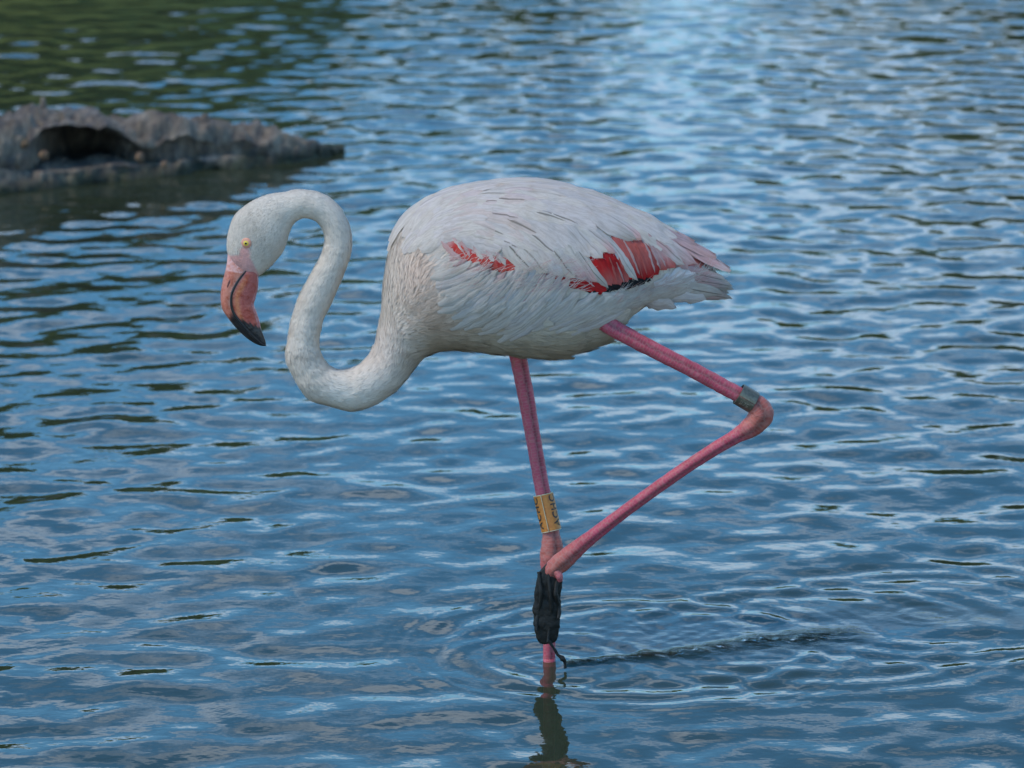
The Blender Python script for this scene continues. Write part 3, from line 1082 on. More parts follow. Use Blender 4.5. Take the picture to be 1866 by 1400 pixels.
def feather(b, t, wpx, l0=.0012, l1=.006, col=(.8, .78, .78), tipc=None, shaft=0.0, curve=0.0, camber=.0010, nt=11, ns=5, jag=.07, b3=None, t3=None, fringe=6, point=1.0, flip=1, off=None, basec=None):
    """one vane laid over the body from photo point b to photo point t"""
    h = BVH.ray_cast(CAM, ray(*b).normalized()) if b3 is None else (b3,)
    if h[0] is None:
        B3 = at(b[0], b[1], off if off is not None else -.01)
    else:
        B3 = h[0]
    h2 = BVH.ray_cast(CAM, ray(*t).normalized()) if t3 is None else (t3,)
    onb = h2[0] is not None
    T3 = h2[0] if onb else at(t[0], t[1], off if off is not None else B3.y * .5)
    Ln = (T3 - B3).length
    pc, nc_ = [], []
    for i in range(nt):
        f = i / (nt - 1)
        qv = B3.lerp(T3, f)
        s_, n_ = surf(qv)
        if onb or (qv - s_).dot(n_) < 0 and (qv - s_).length < .03 or f < .3:
            qv = s_
        pc.append(qv)
        nc_.append(n_)
    if not onb:
        for i in range(nt):
            if i > nt * .4:
                nc_[i] = nc_[int(nt * .4)]
    V, UV, C, A, NN = [], [], [], [], []
    for i in range(nt):
        f = i / (nt - 1)
        tg = pc[min(i + 1, nt - 1)] - pc[max(i - 1, 0)]
        tg = tg.normalized() if tg.length > 1e-9 else Vector((1, 0, 0))
        n_ = nc_[i]
        sd_ = n_.cross(tg)
        sd_ = sd_.normalized()
        w = wpx * PX * .5
        prof_ = (.45 + .55 * sstep(0, .35, f)) * (math.sqrt(max(0, 1 - (max(0, f - .55) / .45) ** (1.6 + point))) if f > .55 else 1.0)
        l = l0 + (l1 - l0) * f ** 1.3
        cv = curve * Ln * math.sin(math.pi * f) if curve else 0
        jl, jr = 1 + random.uniform(-jag, jag) * (1 + 1.5 * f), 1 + random.uniform(-jag, jag) * (1 + 1.5 * f)
        for j in range(ns):
            s_ = -1 + 2 * j / (ns - 1)
            ww = w * prof_ * (jl if s_ < 0 else jr)
            p = pc[i] + sd_ * (s_ * ww + cv)
            if onb:
                ps, n2 = surf(p)
                p = ps
                nn = n2
            else:
                nn = n_
            p = p + nn * (l * (1 - .45 * s_ * s_) + camber * (1 - s_ * s_) * (prof_ ** .5))
            V.append((p.x, p.y * flip, p.z))
            nv = (nn + sd_ * s_ * .36 - tg * .22 * (f - .5)).normalized()
            NN.append((nv.x, nv.y * flip, nv.z))
            UV.append((j / (ns - 1), f))
            cc = np.array(col)
            if basec is not None:
                k = 1 - sstep(.15, .6, f)
                cc = cc * (1 - k) + np.array(basec) * k
            if tipc is not None:
                k = sstep(.55, .95, f)
                cc = cc * (1 - k) + np.array(tipc) * k
            C.append(tuple(cc))
            A.append(shaft)
    F = grid_faces(nt, ns)
    # loose barbs along the free edges
    for side in (0, ns - 1):
        for k in range(fringe):
            i = min(nt - 2, int(nt * random.uniform(.45, .99)))
            a, c_, m_ = np.array(V[i * ns + side]), np.array(V[(i + 1) * ns + side]), np.array(V[i * ns + ns // 2])
            tg = np.array(V[(i + 1) * ns + ns // 2]) - m_
            tg /= np.linalg.norm(tg) + 1e-9
            ow = a - m_
            ow /= np.linalg.norm(ow) + 1e-9
            f_ = random.random()
            p0 = a + (c_ - a) * f_
            p0 = p0 + (m_ - p0) * .15
            ln_ = random.uniform(.0035, .0075) * (1.2 if i > nt * .75 else 1)
            d_ = tg * .9 + ow * random.uniform(.15, .6)
            b0 = len(V)
            V += [tuple(p0 - tg * .0006), tuple(p0 + tg * .0006), tuple(p0 + d_ * ln_)]
            UV += [(.1, .8), (.1, .82), (.1, .9)]
            C += [C[i * ns + side]] * 3
            A += [0.0] * 3
            NN += [NN[i * ns + side]] * 3
            F.append((b0, b0 + 1, b0 + 2))
    return V, F, UV, C, A, NN


WH = (.63, .570, .505)
LV = (.62, .560, .52)
PKF = (.60, .39, .37)
RED = (.50, .012, .014)
SAL = (.56, .13, .11)
BLK = (.014, .014, .016)
GRY = (.42, .38, .34)
FE = []      # base, tip, width px, lift0, lift1, colour, kwargs


def fe(b, t, w, l0, l1, c, **k):
    FE.append((b, t, w, l0, l1, c, k))


# black primaries peeping out below the folded wing
for i in range(9):
    x = 1085 + i * 12
    fe((x - 46, 512 - i * 1.5), (x + 8 + random.uniform(-4, 6), 532 - i * 2.4 + random.uniform(-2, 2)), 15, .0015, .0026, BLK, jag=.2)
# red coverts, rear patch
for (b, t, w, c, tc_) in [((985, 492), (1062, 522), 22, RED, None), ((1005, 498), (1088, 527), 22, RED, None), ((1030, 500), (1104, 529), 24, RED, None),
                          ((1050, 470), (1102, 523), 30, RED, None), ((1068, 440), (1112, 520), 36, RED, SAL), ((1085, 440), (1128, 519), 36, RED, SAL), ((1100, 440), (1142, 514), 36, RED, SAL),
                          ((1118, 425), (1158, 510), 40, SAL, RED), ((1132, 425), (1172, 509), 40, SAL, RED), ((1146, 425), (1186, 506), 40, SAL, RED), ((1158, 430), (1197, 500), 36, SAL, RED),
                          ((1165, 425), (1212, 492), 36, PKF, SAL), ((1180, 425), (1228, 488), 34, PKF, SAL), ((1200, 430), (1250, 492), 34, SAL, PKF), ((1215, 440), (1275, 500), 32, SAL, PKF), ((1235, 455), (1292, 505), 30, SAL, PKF)]:
    fe(b, t, w, .0026, .0044, c, tipc=tc_, jag=.16, shaft=.15)
# thin white and pink vanes streaking the red
for (b, t, w, c) in [((1108, 470), (1122, 516), 5, SAL), ((1120, 478), (1134, 514), 4, PKF), ((1134, 440), (1162, 500), 6, PKF), ((1150, 436), (1176, 500), 5, SAL), ((1168, 440), (1190, 496), 6, PKF), ((1178, 446), (1200, 490), 7, PKF),
                     ((1060, 505), (1082, 522), 4, PKF), ((1146, 450), (1168, 506), 4, SAL), ((1112, 452), (1138, 500), 5, SAL), ((1186, 450), (1210, 486), 8, PKF)]:
    fe(b, t, w, .0046, .0052, c, jag=.3, point=0)
# red lesser coverts, front patch
for (b, t, w) in [((812, 436), (845, 462), 22), ((822, 444), (858, 474), 22), ((838, 450), (874, 480), 24), ((852, 458), (890, 486), 24), ((868, 462), (908, 488), 24), ((884, 468), (924, 492), 22), ((900, 474), (938, 494), 20)]:
    fe(b, t, w, .0022, .0036, (.56, .035, .03), tipc=(.60, .11, .08), jag=.2, basec=PKF)
for (b, t, w, c) in [((822, 430), (846, 460), 7, WH), ((842, 440), (858, 470), 6, PKF), ((862, 446), (880, 474), 8, WH), ((884, 452), (900, 478), 8, LV), ((900, 458), (922, 484), 9, WH), ((830, 436), (850, 468), 5, PKF),
                     ((826, 486), (852, 474), 7, PKF), ((848, 492), (876, 478), 7, WH), ((872, 496), (900, 480), 8, PKF), ((806, 442), (832, 470), 9, PKF), ((812, 452), (840, 474), 8, PKF)]:
    fe(b, t, w, .0040, .0050, c, jag=.3, point=0, basec=PKF)
# long white scapulars and tertials over the red
for (b, t, w, c, tc_, sh) in [
        ((905, 425), (968, 492), 34, WH, None, .9), ((930, 428), (996, 498), 36, WH, None, .5), ((955, 425), (1024, 502), 36, LV, None, 0), ((975, 420), (1046, 506), 36, WH, None, .8),
        ((990, 420), (1066, 510), 34, LV, PKF, 0), ((1005, 415), (1086, 514), 32, WH, PKF, .3), ((1022, 425), (1106, 524), 20, WH, GRY, .8),
        ((1010, 400), (1074, 470), 34, LV, None, .2), ((1030, 400), (1096, 472), 30, LV, None, .4), ((1045, 405), (1117, 464), 26, LV, PKF, .5), ((1068, 410), (1157, 510), 22, LV, WH, .5),
        ((1050, 380), (1156, 440), 38, LV, GRY, .0), ((1085, 384), (1166, 440), 32, LV, PKF, .4), ((1105, 384), (1222, 450), 38, LV, None, .1),
        ((1150, 412), (1242, 484), 24, PKF, LV, .7), ((1135, 398), (1264, 483), 36, LV, PKF, .3), ((1160, 405), (1285, 480), 36, PKF, LV, .2), ((1185, 415), (1308, 490), 36, PKF, (.64, .40, .39), .2),
        ((1205, 424), (1326, 500), 30, PKF, (.66, .50, .47), .3), ((1160, 398), (1262, 452), 34, PKF, None, 0), ((1200, 418), (1300, 476), 30, PKF, None, .1)]:
    fe(b, t, w, .0036, .0075, c, tipc=tc_, shaft=sh, jag=.05, point=.4, curve=random.uniform(-.03, .03))
# tail, beyond the body's end
TAIL = []
for (b, t, w, c, tc_, Yt) in [((1235, 505), (1334, 521), 20, PKF, GRY, -.012), ((1240, 510), (1337, 527), 17, WH, GRY, -.004), ((1240, 515), (1332, 524), 18, WH, GRY, .006), ((1235, 520), (1328, 533), 18, (.7, .5, .5), GRY, .012),
                              ((1225, 525), (1334, 543), 20, PKF, GRY, -.010), ((1220, 530), (1322, 541), 22, GRY, (.4, .36, .3), -.004), ((1215, 535), (1312, 541), 22, GRY, (.4, .36, .3), .004), ((1230, 490), (1322, 512), 22, PKF, GRY, -.014),
                              ((1225, 520), (1316, 536), 26, WH, GRY, -.016)]:
    TAIL.append((b, t, w, .001, .002, c, dict(tipc=tc_, shaft=.8, jag=.10, off=Yt, point=.2)))
# flank plumes sweeping up over the wing's lower edge
for (b, t, w, c, tc_, sh) in [
        ((790, 505), (862, 478), 24, WH, None, 0), ((800, 520), (880, 486), 24, WH, PKF, .2), ((812, 535), (892, 490), 24, WH, None, .5), ((826, 550), (908, 492), 24, WH, None, .7), ((842, 560), (924, 494), 24, WH, PKF, .4),
        ((860, 568), (938, 492), 24, WH, None, .3), ((878, 570), (965, 472), 27, LV, None, .4), ((900, 572), (988, 474), 24, LV, (.6, .62, .66), .3), ((915, 575), (1000, 482), 22, PKF, None, 0),
        ((930, 575), (1012, 486), 22, LV, PKF, .1), ((942, 575), (1028, 492), 22, PKF, LV, .1), ((955, 572), (1044, 500), 22, LV, PKF, .2),
        ((800, 555), (862, 520), 26, WH, None, .2), ((825, 580), (892, 540), 26, WH, None, .5), ((852, 590), (924, 545), 28, WH, None, .3), ((880, 600), (958, 548), 28, WH, None, .6), ((910, 600), (996, 535), 28, LV, None, .4),
        ((940, 600), (1026, 530), 28, LV, None, .3), ((965, 600), (1056, 530), 28, LV, None, .2), ((990, 590), (1088, 532), 26, LV, None, .1), ((1010, 590), (1104, 535), 26, WH, None, .2), ((1030, 590), (1126, 537), 28, WH, None, 0)]:
    fe(b, t, w * .80, .0028, .0054, c, tipc=tc_, shaft=sh * .6, jag=.14, point=.1, curve=random.uniform(-.08, .0), camber=.0008)
    for _ in range(2):
        dx, dy = random.uniform(-16, 16), random.uniform(-6, 22)
        fe((b[0] + dx, b[1] + dy), (t[0] + dx * .8 + random.uniform(-8, 4), t[1] + max(dy, 4) + random.uniform(0, 8)), w * .66, .0028, .0060, WH if random.random() < .6 else LV, shaft=random.choice([0, 0, .4]), jag=.18, point=0, curve=random.uniform(-.10, .02), camber=.0008)
# fluffy white flank and under-tail tufts
for i in range(26):
    f = i / 25
    x, y = 1060 + 170 * f, 575 - 40 * f
    tx, ty = x + 62 + random.uniform(-8, 14), y - 34 + 14 * f + random.uniform(-6, 8)
    ty = max(ty, 531 - (tx - 1105) * .16 if tx < 1200 else 500 - (tx - 1200) * .02)
    fe((x, y), (tx, ty), 34, .003, .0075, WH, jag=.2, point=0, camber=.0028, shaft=.1)
for (b, t) in [((1195, 530), (1292, 512)), ((1205, 520), (1298, 503)), ((1190, 520), (1270, 497)), ((1180, 540), (1260, 540)), ((1200, 540), (1285, 540)), ((1170, 550), (1230, 555))]:
    fe(b, t, 34, .003, .006, (.76, .72, .70), jag=.16, point=0, camber=.002, shaft=.2)


# generated rows: shoulder and back, small in front, larger behind
CTRL = [(740, 420, -58), (735, 500, -70), (760, 390, -42), (800, 372, -24), (880, 350, -6), (960, 345, 3), (1050, 358, 15), (1150, 398, 30), (1250, 450, 36), (800, 430, -12), (850, 420, 18),
        (900, 410, 30), (960, 410, 38), (1000, 440, 44), (1050, 410, 36), (1100, 430, 44), (780, 480, -30), (790, 560, -40), (850, 560, -36), (900, 560, -36), (960, 540, -30), (1000, 610, -14),
        (900, 625, -6), (1060, 570, -22), (1100, 610, -2), (830, 620, -12), (1180, 550, -8), (1010, 370, 14), (930, 370, 10), (860, 375, 2)]
CT = np.array(CTRL, dtype=float)


def flow(px, py):
    d = ((CT[:, 0] - px) ** 2 + ((CT[:, 1] - py) * 1.3) ** 2 + 60)
    w = 1 / d ** 1.5
    return R((w * CT[:, 2]).sum() / w.sum())


def dorsal_row(px):
    return np.interp(px, [700, 720, 752, 805, 880, 960, 1040, 1110, 1160, 1200, 1240, 1300], [520, 430, 388, 358, 341, 335, 348, 370, 392, 413, 438, 500])


RED1 = [(808, 432), (845, 434), (866, 458), (900, 458), (936, 486), (915, 498), (880, 484), (835, 482)]
RED2 = [(1020, 506), (1060, 516), (1094, 512), (1095, 466), (1118, 458), (1136, 470), (1124, 424), (1150, 436), (1172, 440), (1208, 482), (1192, 508), (1105, 532)]


def inpoly(p, poly):
    c = False
    for k in range(len(poly)):
        (x0, y0), (x1, y1) = poly[k], poly[k - 1]
        if (y0 > p[1]) != (y1 > p[1]) and p[0] < (x1 - x0) * (p[1] - y0) / (y1 - y0) + x0:
            c = not c
    return c


gen = []
x = 742.0
while x < 1150:
    ln = np.interp(x, [740, 850, 950, 1150], [40, 62, 96, 125])
    y0 = dorsal_row(x) + 9
    y1 = np.interp(x, [740, 800, 850, 900, 960, 1050, 1150], [470, 455, 440, 440, 430, 415, 405])
    y = y0 + random.uniform(0, 8)
    while y < y1:
        xx = x + random.uniform(-7, 7)
        a = flow(xx, y) + random.uniform(-.10, .10)
        gen.append((xx, y, ln * random.uniform(.85, 1.15), a))
        y += ln * random.uniform(.15, .22)
    x += ln * .27
for (xx, y, ln, a) in gen:
    b = (xx, y)
    t = (xx + math.cos(a) * ln, y + math.sin(a) * ln)
    if BVH.ray_cast(CAM, ray(*t).normalized())[0] is None or BVH.ray_cast(CAM, ray(*b).normalized())[0] is None:
        continue
    c = WH if random.random() < .6 else LV
    if random.random() < .3 and (xx > 1040 or 790 < xx < 930):
        c = tuple(.75 * a_ + .25 * b_ for a_, b_ in zip(c, PKF))
    sh = random.choice([0, 0, 0, .3, .8]) if xx > 830 else random.choice([0, 0, .2])
    if any(inpoly((b[0] + (t[0] - b[0]) * f_, b[1] + (t[1] - b[1]) * f_), P_) for f_ in (.4, .6, .8, 1.0) for P_ in (RED1, RED2)):
        continue
    fe(b, t, ln * .50 if ln > 60 else ln * .62, .0040, .0054, c, shaft=sh, jag=.06, point=.2, camber=.0012)
print('feathers', len(FE))

# the shoulder's short downy coverts are one mesh: the wing itself
wing = None
for flip in (1, -1):
    mbw = MB()
    for i in range(150):
        xx, y = random.uniform(775, 900), random.uniform(420, 540)
        if ((xx - 830) / 62) ** 2 + ((y - 480) / 58) ** 2 > 1:
            continue
        a = flow(xx, y) + random.uniform(-.2, .2)
        ln = random.uniform(22, 36)
        c = WH if math.hypot(xx - 850, y - 470) > 42 else PKF
        q = feather((xx, y), (xx + math.cos(a) * ln, y + math.sin(a) * ln), 18, .0008, .0022, c, nt=6, ns=3, jag=.2, flip=flip, fringe=3)
        mbw.add(loc(q[0]), *q[1:])
    if flip < 0:
        for (b, t, w, l0, l1, c, k) in FE:
            q = feather(b, t, w, l0, l1, c, flip=-1, nt=8, ns=3, fringe=0, **{a_: v_ for a_, v_ in k.items()})
            mbw.add(loc(q[0]), *q[1:])
    o = mbw.build('wing', M_FEATHER, bird, kind='stuff' if flip < 0 else None)
    if flip > 0:
        wing = o
for (b, t, w, l0, l1, c, k) in FE:
    q = feather(b, t, w, l0, l1, c, **k)
    m_ = MB()
    m_.add(loc(q[0]), *q[1:])
    m_.build('feather', M_FEATHER, wing)
tail = None
for i, (b, t, w, l0, l1, c, k) in enumerate(TAIL):
    q = feather(b, t, w, l0, l1, c, **k)
    m_ = MB()
    m_.add(loc(q[0]), *q[1:])
    if i == 0:
        tail = m_.build('tail', M_FEATHER, bird)
    else:
        m_.build('feather', M_FEATHER, tail)

# small body feathers and neck down: uncountable, one part
PG = np.array([[v.x, v.y, v.z] for v in BV]).reshape(nS, nA, 3)
Vv, Ff, UVv, Cv, Av, Nv = [], [], [], [], [], []


WINGP = [(772, 400), (830, 365), (960, 350), (1100, 385), (1200, 430), (1300, 490), (1290, 545), (1200, 545), (1120, 545), (1050, 560), (960, 575), (850, 568), (805, 535), (785, 470)]


def card(p, n_, d, ln, w, lift, c, sh):
    sd_ = n_.cross(d).normalized()
    b = len(Vv)
    tip = p + d * ln + n_ * lift
    midp = p + d * ln * .55 + n_ * lift * .45
    for qv, uv in ((p - sd_ * w * .3 - n_ * .0003, (.3, 0)), (p + sd_ * w * .3 - n_ * .0003, (.7, 0)), (midp - sd_ * w * .5, (0, .55)), (midp + n_ * w * .10, (.5, .55)), (midp + sd_ * w * .5, (1, .55)),
                   (tip - sd_ * w * random.uniform(.16, .30) - d * ln * random.uniform(.02, .16), (.25, .95)), (tip + d * ln * random.uniform(-.05, .08), (.5, 1)), (tip + sd_ * w * random.uniform(.16, .3) - d * ln * random.uniform(.02, .16), (.75, .95))):
        Vv.append(tuple(qv))
        UVv.append(uv)
        Cv.append(c)
        Av.append(sh)
        Nv.append(tuple(n_))
    Ff.extend([(b, b + 1, b + 3), (b, b + 3, b + 2), (b + 1, b + 4, b + 3), (b + 2, b + 3, b + 6, b + 5), (b + 3, b + 4, b + 7, b + 6)])


for k in range(11500):
    # denser on the small-feathered neck
    i = random.uniform(2, nS - 6)
    u = i / (nS - 1) * (len(SEC) - 1)
    j = random.uniform(0, nA)
    i0, j0 = int(i), int(j) % nA
    p = Vector(PG[i0, j0]).lerp(Vector(PG[min(i0 + 1, nS - 1), (j0 + 1) % nA]), i - i0)
    e1 = Vector(PG[i0, (j0 + 1) % nA]) - Vector(PG[i0, (j0 - 1) % nA])
    e2 = Vector(PG[max(i0 - 1, 0), j0]) - Vector(PG[min(i0 + 1, nS - 1), j0])
    if e1.length < 1e-7 or e2.length < 1e-7:
        continue
    n_ = e1.cross(e2).normalized()
    c0 = Vector(ctr[i0])
    if n_.dot(p - c0) < 0:
        n_ = -n_
    px, py = pxof(p)
    if u > 36.5 and (py > 432 or px < 470):
        continue
    if u > 38:
        continue
    d = e2.normalized()
    if u < 13:
        a = flow(px, py)
        dd = Vector((math.cos(a), 0, -math.sin(a)))
        dd = dd - n_ * dd.dot(n_)
        if dd.length > .25:
            d = dd.normalized()
        if p.y < -.01 and inpoly((px, py), WINGP):
            continue
    d = (d + n_.cross(d) * random.uniform(-.25, .25)).normalized()
    size = np.interp(u, [0, 3, 8, 10, 12, 15, 20, 28, 34, 38], [.022, .028, .026, .019, .014, .012, .010, .0085, .006, .0045])
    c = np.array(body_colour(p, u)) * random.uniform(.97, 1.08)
    if u > 8 and random.random() < (u - 8) * .5:
        continue
    lift = size * .022
    if u > 36:
        lift *= .5
    card(p, n_, d, size * random.uniform(.8, 1.25), size * random.uniform(.45, .62) * (.8 if u < 13 else 1), lift, tuple(np.clip(c, 0, 1)), random.choice([0, 0, 0, .25]) if u < 12 else 0)
# loose hair-like filaments where the plumage frays
for k in range(520):
    z_ = random.random()
    if z_ < .35:
        px, py = random.uniform(930, 1060), random.uniform(478, 530)
        a = R(-32 + random.uniform(-22, 30))
    elif z_ < .75:
        f = random.random()
        px, py = 1110 + 180 * f, 545 - 45 * f + random.uniform(-14, 12)
        a = R(-38 + random.uniform(-30, 25))
    else:
        px, py = random.uniform(800, 960), random.uniform(470, 540)
        a = R(-40 + random.uniform(-25, 25))
    h = BVH.ray_cast(CAM, ray(px, py).normalized())
    if h[0] is None:
        continue
    p, n_ = h[0], h[1]
    ln = random.uniform(.010, .022)
    d = Vector((math.cos(a), 0, -math.sin(a)))
    d = (d - n_ * d.dot(n_)).normalized()
    sd_ = n_.cross(d)
    b = len(Vv)
    w = .00030
    z0 = .0078
    for f, wk, lf in ((0, 1, z0), (.5, .9, z0 + .0025), (1, .2, z0 + .0035 + random.uniform(-.001, .002))):
        qv = p + d * ln * f + n_ * lf + sd_ * (f * f * ln * random.uniform(-.2, .1))
        Vv.extend([tuple(qv - sd_ * w * wk), tuple(qv + sd_ * w * wk)])
        UVv.extend([(.2, f), (.8, f)])
        Cv.extend([WH if random.random() < .7 else PKF] * 2)
        Av.extend([0, 0])
        Nv.extend([tuple(n_)] * 2)
    Ff.extend([(b, b + 1, b + 3, b + 2), (b + 2, b + 3, b + 5, b + 4)])
FUZZP = [(800, 400), (850, 362), (960, 350), (1100, 385), (1200, 430), (1300, 490), (1290, 545), (1200, 545), (1120, 545), (1050, 560), (960, 575), (885, 572), (848, 540), (826, 500), (815, 450)]
# velvet of the neck, breast and belly: fine short barbs, laid with the feather flow
PGa = PG
e1a = np.roll(PGa, -1, 1) - np.roll(PGa, 1, 1)
e2a = np.zeros_like(PGa)
e2a[1:-1] = PGa[:-2] - PGa[2:]
e2a[0], e2a[-1] = e2a[1], e2a[-2]
na = np.cross(e1a, e2a)
area = np.linalg.norm(na, axis=2)
na /= area[..., None] + 1e-12
outw = PGa - ctr[:, None, :]
na *= np.sign((na * outw).sum(2, keepdims=True))
d_a = e2a / (np.linalg.norm(e2a, axis=2, keepdims=True) + 1e-12)
uarr = uidx
wgt = area * np.interp(uarr, [0, 5, 9, 14, 20, 30, 40], [.25, .35, .8, 1.2, 1.8, 2.4, 3.0])[:, None]
wgt[:3] = 0
cidx = rng.choice(wgt.size, 78000, p=(wgt / wgt.sum()).ravel())
ci, cj = cidx // nA, cidx % nA
t1, t2 = rng.uniform(-.5, .5, (len(ci), 1)), rng.uniform(-.5, .5, (len(ci), 1))
pp = PGa[ci, cj] + e1a[ci, cj] * .5 * t1 + e2a[ci, cj] * .5 * t2
nn_, dd_ = na[ci, cj], d_a[ci, cj]
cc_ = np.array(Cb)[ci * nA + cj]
uu_ = uarr[ci]
ln_ = np.interp(uu_, [0, 9, 13, 16, 22, 30, 36, 40], [.013, .012, .011, .0085, .0068, .0052, .0036, .0028])[:, None] * rng.uniform(.7, 1.3, (len(ci), 1))
sd2 = np.cross(nn_, dd_)
dd_ = dd_ + sd2 * rng.normal(0, .22, (len(ci), 1))
if True:      # breast: follow the flow of the feathers seen on the side
    fl = np.where((uu_ > 8) & (uu_ < 13))[0]
    for q_ in fl:
        px, py = pxof(pp[q_])
        a = flow(px, py)
        v_ = np.array([math.cos(a), 0, -math.sin(a)])
        v_ = v_ - nn_[q_] * v_.dot(nn_[q_])
        l_ = np.linalg.norm(v_)
        if l_ > .3:
            dd_[q_] = v_ / l_ + sd2[q_] * rng.normal(0, .2)
wd_ = np.interp(uu_, [0, 12, 20, 40], [.0011, .0009, .0007, .00045])[:, None]
lf_ = ln_ * rng.uniform(.06, .20, (len(ci), 1))
sd2 = np.cross(nn_, dd_)
A0, A1, A2 = pp - sd2 * wd_ + nn_ * .0004, pp + sd2 * wd_ + nn_ * .0004, pp + dd_ * ln_ + nn_ * lf_
keep = (cc_[:, 1] / cc_[:, 0] > .80) | (uu_ < 30)
d3 = pp - np.array(CAM)
zz = d3 @ np.array(FWD)
sx, sy = IW / 2 + d3[:, 0] / zz * FPX, IH / 2 - d3 @ np.array(UP) / zz * FPX
from_poly = np.array([(y_ < -.01) and inpoly((a_, b_), FUZZP) for a_, b_, y_ in zip(sx, sy, pp[:, 1])])
keep &= ~from_poly
T = np.stack([A0, A1, A2], 1)[keep].reshape(-1, 3)
k_ = int(keep.sum())
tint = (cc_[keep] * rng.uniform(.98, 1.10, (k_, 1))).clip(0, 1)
jit = nn_[keep] + rng.normal(0, .07, (k_, 3))
mesh_obj('down', loc(T), [(3 * q_, 3 * q_ + 1, 3 * q_ + 2) for q_ in range(k_)], M_FUZZ, bird, attrs={'Col': np.repeat(tint, 3, 0)}, kind='stuff',
         normals=np.repeat(jit / np.linalg.norm(jit, axis=1, keepdims=True), 3, 0))
pl = mesh_obj('body_plumage', loc(Vv), Ff, M_DOWN, bird, attrs={'Col': np.array(Cv), 'shaft': np.array(Av)}, uv=UVv, kind='stuff', normals=Nv)

# mantle feathers along the spine, lying over both wings
for k in range(34):
    i = int(np.interp(k, [0, 33], [34, 96]))       # ring index, tail to nape
    nx = max(2, i - 17)
    lat = (k % 3 - 1) * .011 + random.uniform(-.003, .003)
    b3 = surf(Vector(Dc[i]) + Vector((0, lat, .004)))[0]
    t3 = surf(Vector(Dc[nx]) + Vector((0, lat * 1.4, .004)))[0]
    q = feather(None, None, 34, .0048, .0068, WH if k % 2 else LV, b3=b3, t3=t3, shaft=random.choice([0, .2, .5]), camber=.001)
    m_ = MB()
    m_.add(loc(q[0]), *q[1:])
    m_.build('feather', M_FEATHER, pl)

# ---- leg bands
M_BAND = m_plain('orange_band', (.47, .18, .022), .42, 0, 220, .75, .25, (.75, .55, .35))
M_BEDGE = m_plain('band_rim', (.62, .52, .33), .5, 0, 300, .3, .2)
M_INK = m_plain('band_ink', (.015, .014, .012), .5, 0, 400, .2, .1)
M_METAL = m_plain('dull_metal', (.17, .165, .13), .42, .75, 260, .6, .3)
M_ENGR = m_plain('engraving', (.36, .34, .26), .5, .3)


def frame(p0, p1):
    ax = (p1 - p0).normalized()
    f = Vector((0, -1, 0))
    f = (f - ax * f.dot(ax)).normalized()
    s = ax.cross(f)
    return ax, f, s


def band_pt(p0, ax, f, s, h, a, r):
    """a: angle from the camera-facing side towards s"""
    return p0 + ax * h + (f * math.cos(a) + s * math.sin(a)) * r


def band_shell(p0, p1, r, a0, a1, thick, nseg=40, spiral=0.0):
    ax, f, s = frame(p0, p1)
    H = (p1 - p0).length
    V = []
    for i in range(nseg + 1):
        k = i / nseg
        a = a0 + (a1 - a0) * k
        rr_ = r + spiral * k
        for (h, q_) in ((0, rr_), (H * .02, rr_ + thick), (H * .98, rr_ + thick), (H, rr_)):
            V.append(band_pt(p0, ax, f, s, h, a, q_))
    F = grid_faces(nseg + 1, 4, True) + [(0, 1, 2, 3), tuple(range(nseg * 4, nseg * 4 + 4))[::-1]]
    return V, F


def band_text(txt, p0, p1, r, hcent, acent, size, parent, mat, along=True, flipx=False):
    cu = bpy.data.curves.new('lettering', 'FONT')
    cu.body = txt
    cu.size = size
    cu.offset = size * .012
    cu.resolution_u = 3
    cu.space_character = 1.12
    to = bpy.data.objects.new('lettering_tmp', cu)
    COL.objects.link(to)
    dg = bpy.context.evaluated_depsgraph_get()
    dg.update()
    m0 = to.evaluated_get(dg).to_mesh()
    import bmesh
    bm = bmesh.new()
    bm.from_mesh(m0)
    bmesh.ops.triangulate(bm, faces=bm.faces[:])
    for _ in range(2):
        bmesh.ops.subdivide_edges(bm, edges=bm.edges[:], cuts=1)
    vs_ = np.array([v.co[:] for v in bm.verts])
    bm.verts.index_update()
    Fs = [tuple(v.index for v in fc.verts) for fc in bm.faces]
    bm.free()
    to.evaluated_get(dg).to_mesh_clear()
    bpy.data.objects.remove(to)
    bpy.data.curves.remove(cu)
    cxy = (vs_.min(0) + vs_.max(0)) / 2
    ax, f, s = frame(p0, p1)
    V = []
    for v in vs_:
        u_, w_ = v[0] - cxy[0], v[1] - cxy[1]
        V.append(band_pt(p0, ax, f, s, hcent + u_, acent + w_ / r, r))
    return mesh_obj('lettering', loc(V), Fs, mat, parent, smooth=False)


# orange plastic ring on the standing tibia; axis from its lower to its upper end
a_, b_ = at(1006, 967, .0045), at(991, 901, .0130)
rb = 15.6 * PX
ax, f, s = frame(a_, b_)
sg = 1 if s.x > 0 else -1
V, F = band_shell(a_, b_, rb, sg * R(-28), sg * R(-28 + 350), .0011, 60)
m_ = MB()
m_.add(loc(V), F)
V, F = band_shell(a_, b_, rb + .0016, sg * R(-100), sg * R(-17), .0012, 20)
m_.add(loc(V), F)
band = m_.build('leg_band', M_BAND, bird, smooth=False)
band['label'] = 'orange plastic leg band with black capital letters'
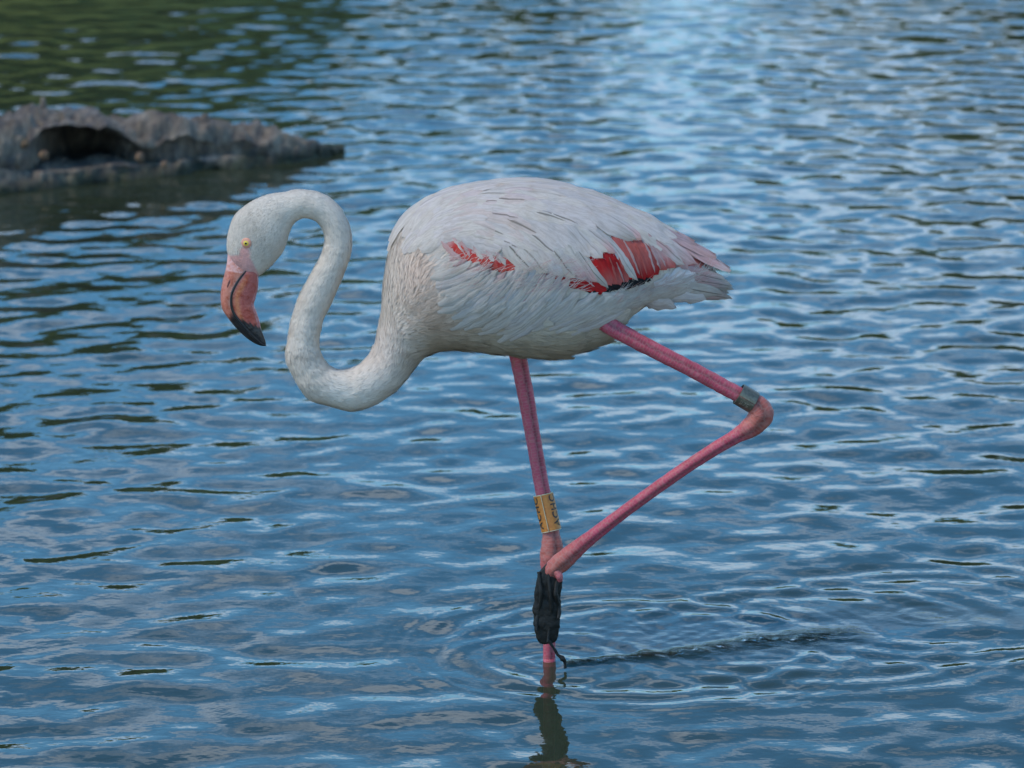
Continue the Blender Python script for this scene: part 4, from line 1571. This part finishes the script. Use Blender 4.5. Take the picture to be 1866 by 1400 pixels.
# pale worn rims
V, F = [], []
for (h0, rr_, aa, bb) in ((0.0, rb + .0006, -28, 322), (1.0, rb + .0006, -28, 322), (0, rb + .0023, -100, -17), (1.0, rb + .0023, -100, -17)):
    H = (b_ - a_).length
    P = [band_pt(a_, ax, f, s, h0 * H, sg * R(aa + (bb - aa) * k / 40), rr_) for k in range(41)]
    q = limb3([np.array(p) for p in P], [.0006] * 41, [PK] * 41, 80, 6)
    bs = len(V)
    V += list(loc(q[0]))
    F += [tuple(i + bs for i in fc) for fc in q[1]]
P = [band_pt(a_, ax, f, s, h0 * H, sg * R(-17), rb + .0023) for h0 in np.linspace(0, 1, 6)]
q = limb3([np.array(p) for p in P], [.0006] * 6, [PK] * 6, 12, 6)
bs = len(V)
V += list(loc(q[0]))
F += [tuple(i + bs for i in fc) for fc in q[1]]
mesh_obj('band_rim', V, F, M_BEDGE, band)
# text up = towards the left as seen, so it reads upwards
band_text('ACHC', a_, b_, rb + .00125, .0232, sg * R(52), .0150, band, M_INK) if sg < 0 else None
LET = (sg,)


def band_letters(txt, acent_deg, r, hc, size):
    # reading direction = up the leg, letter tops point left (-x)
    import bmesh
    cu = bpy.data.curves.new('lettering', 'FONT')
    cu.body = txt
    cu.size = size
    cu.resolution_u = 3
    cu.space_character = 1.15
    cu.offset = size * .028
    to = bpy.data.objects.new('lettering_tmp', cu)
    COL.objects.link(to)
    dg = bpy.context.evaluated_depsgraph_get()
    dg.update()
    m0 = to.evaluated_get(dg).to_mesh()
    bm = bmesh.new()
    bm.from_mesh(m0)
    bmesh.ops.triangulate(bm, faces=bm.faces[:])
    bmesh.ops.subdivide_edges(bm, edges=bm.edges[:], cuts=2)
    bm.verts.index_update()
    vs_ = np.array([v.co[:] for v in bm.verts])
    Fs = [tuple(v.index for v in fc.verts) for fc in bm.faces]
    bm.free()
    to.evaluated_get(dg).to_mesh_clear()
    bpy.data.objects.remove(to)
    bpy.data.curves.remove(cu)
    c = (vs_.min(0) + vs_.max(0)) / 2
    V = []
    for v in vs_:
        # angle measured towards +x on screen is sg*positive; letter top (v[1]+) points to -x
        V.append(band_pt(a_, ax, f, s, hc + (v[0] - c[0]), sg * (R(acent_deg) - (v[1] - c[1]) / r), r))
    return mesh_obj('lettering', loc(V), Fs, M_INK, band, smooth=False)


for ch in [c for c in band.children if c.name.startswith('lettering')]:
    bpy.data.objects.remove(ch)
H = (b_ - a_).length
band_letters('ACHC', 50, rb + .00128, H * .52, .0135)
band_letters('ACHC', -62, rb + .0030, H * .52, .0135)

# dull metal ring above the lifted hock
p0, p1 = at(1348, 719, -.075), at(1377, 736, -.075)
ax2, f2, s2 = frame(p0, p1)
V, F = band_shell(p0 - ax2 * .002, p1 - ax2 * .002, 18.5 * PX, 0, R(357), .0010, 60)
m_ = MB()
m_.add(loc(V), F)
band2 = m_.build('leg_band', M_METAL, bird, smooth=False)
band2['label'] = 'dull grey metal leg ring with worn engraved digits'
V, F = [], []
sg2 = 1 if s2.z < 0 else -1      # + = lower side as seen
for k, strokes in enumerate(([((0, 0), (0, 1))], [((.35, 0), (.35, 1))], [((.7, 1), (1.1, 1)), ((1.1, 1), (.8, 0))], [((1.4, 1), (1.8, 1)), ((1.4, 1), (1.4, .5)), ((1.4, .5), (1.8, .45)), ((1.8, .45), (1.4, 0))])):
    for (u0, v0), (u1, v1) in strokes:
        P = []
        for w_ in np.linspace(0, 1, 5):
            u_, v_ = u0 + (u1 - u0) * w_, v0 + (v1 - v0) * w_
            P.append(np.array(band_pt(p0, ax2, f2, s2, .004 + u_ * .0062, sg2 * (R(38) - v_ * R(24)), 18.5 * PX + .00105)))
        q = limb3(P, [.00022] * 5, [PK] * 5, 8, 5)
        bs = len(V)
        V += list(loc(q[0]))
        F += [tuple(i + bs for i in fc) for fc in q[1]]
mesh_obj('engraved_digits', V, F, M_ENGR, band2)
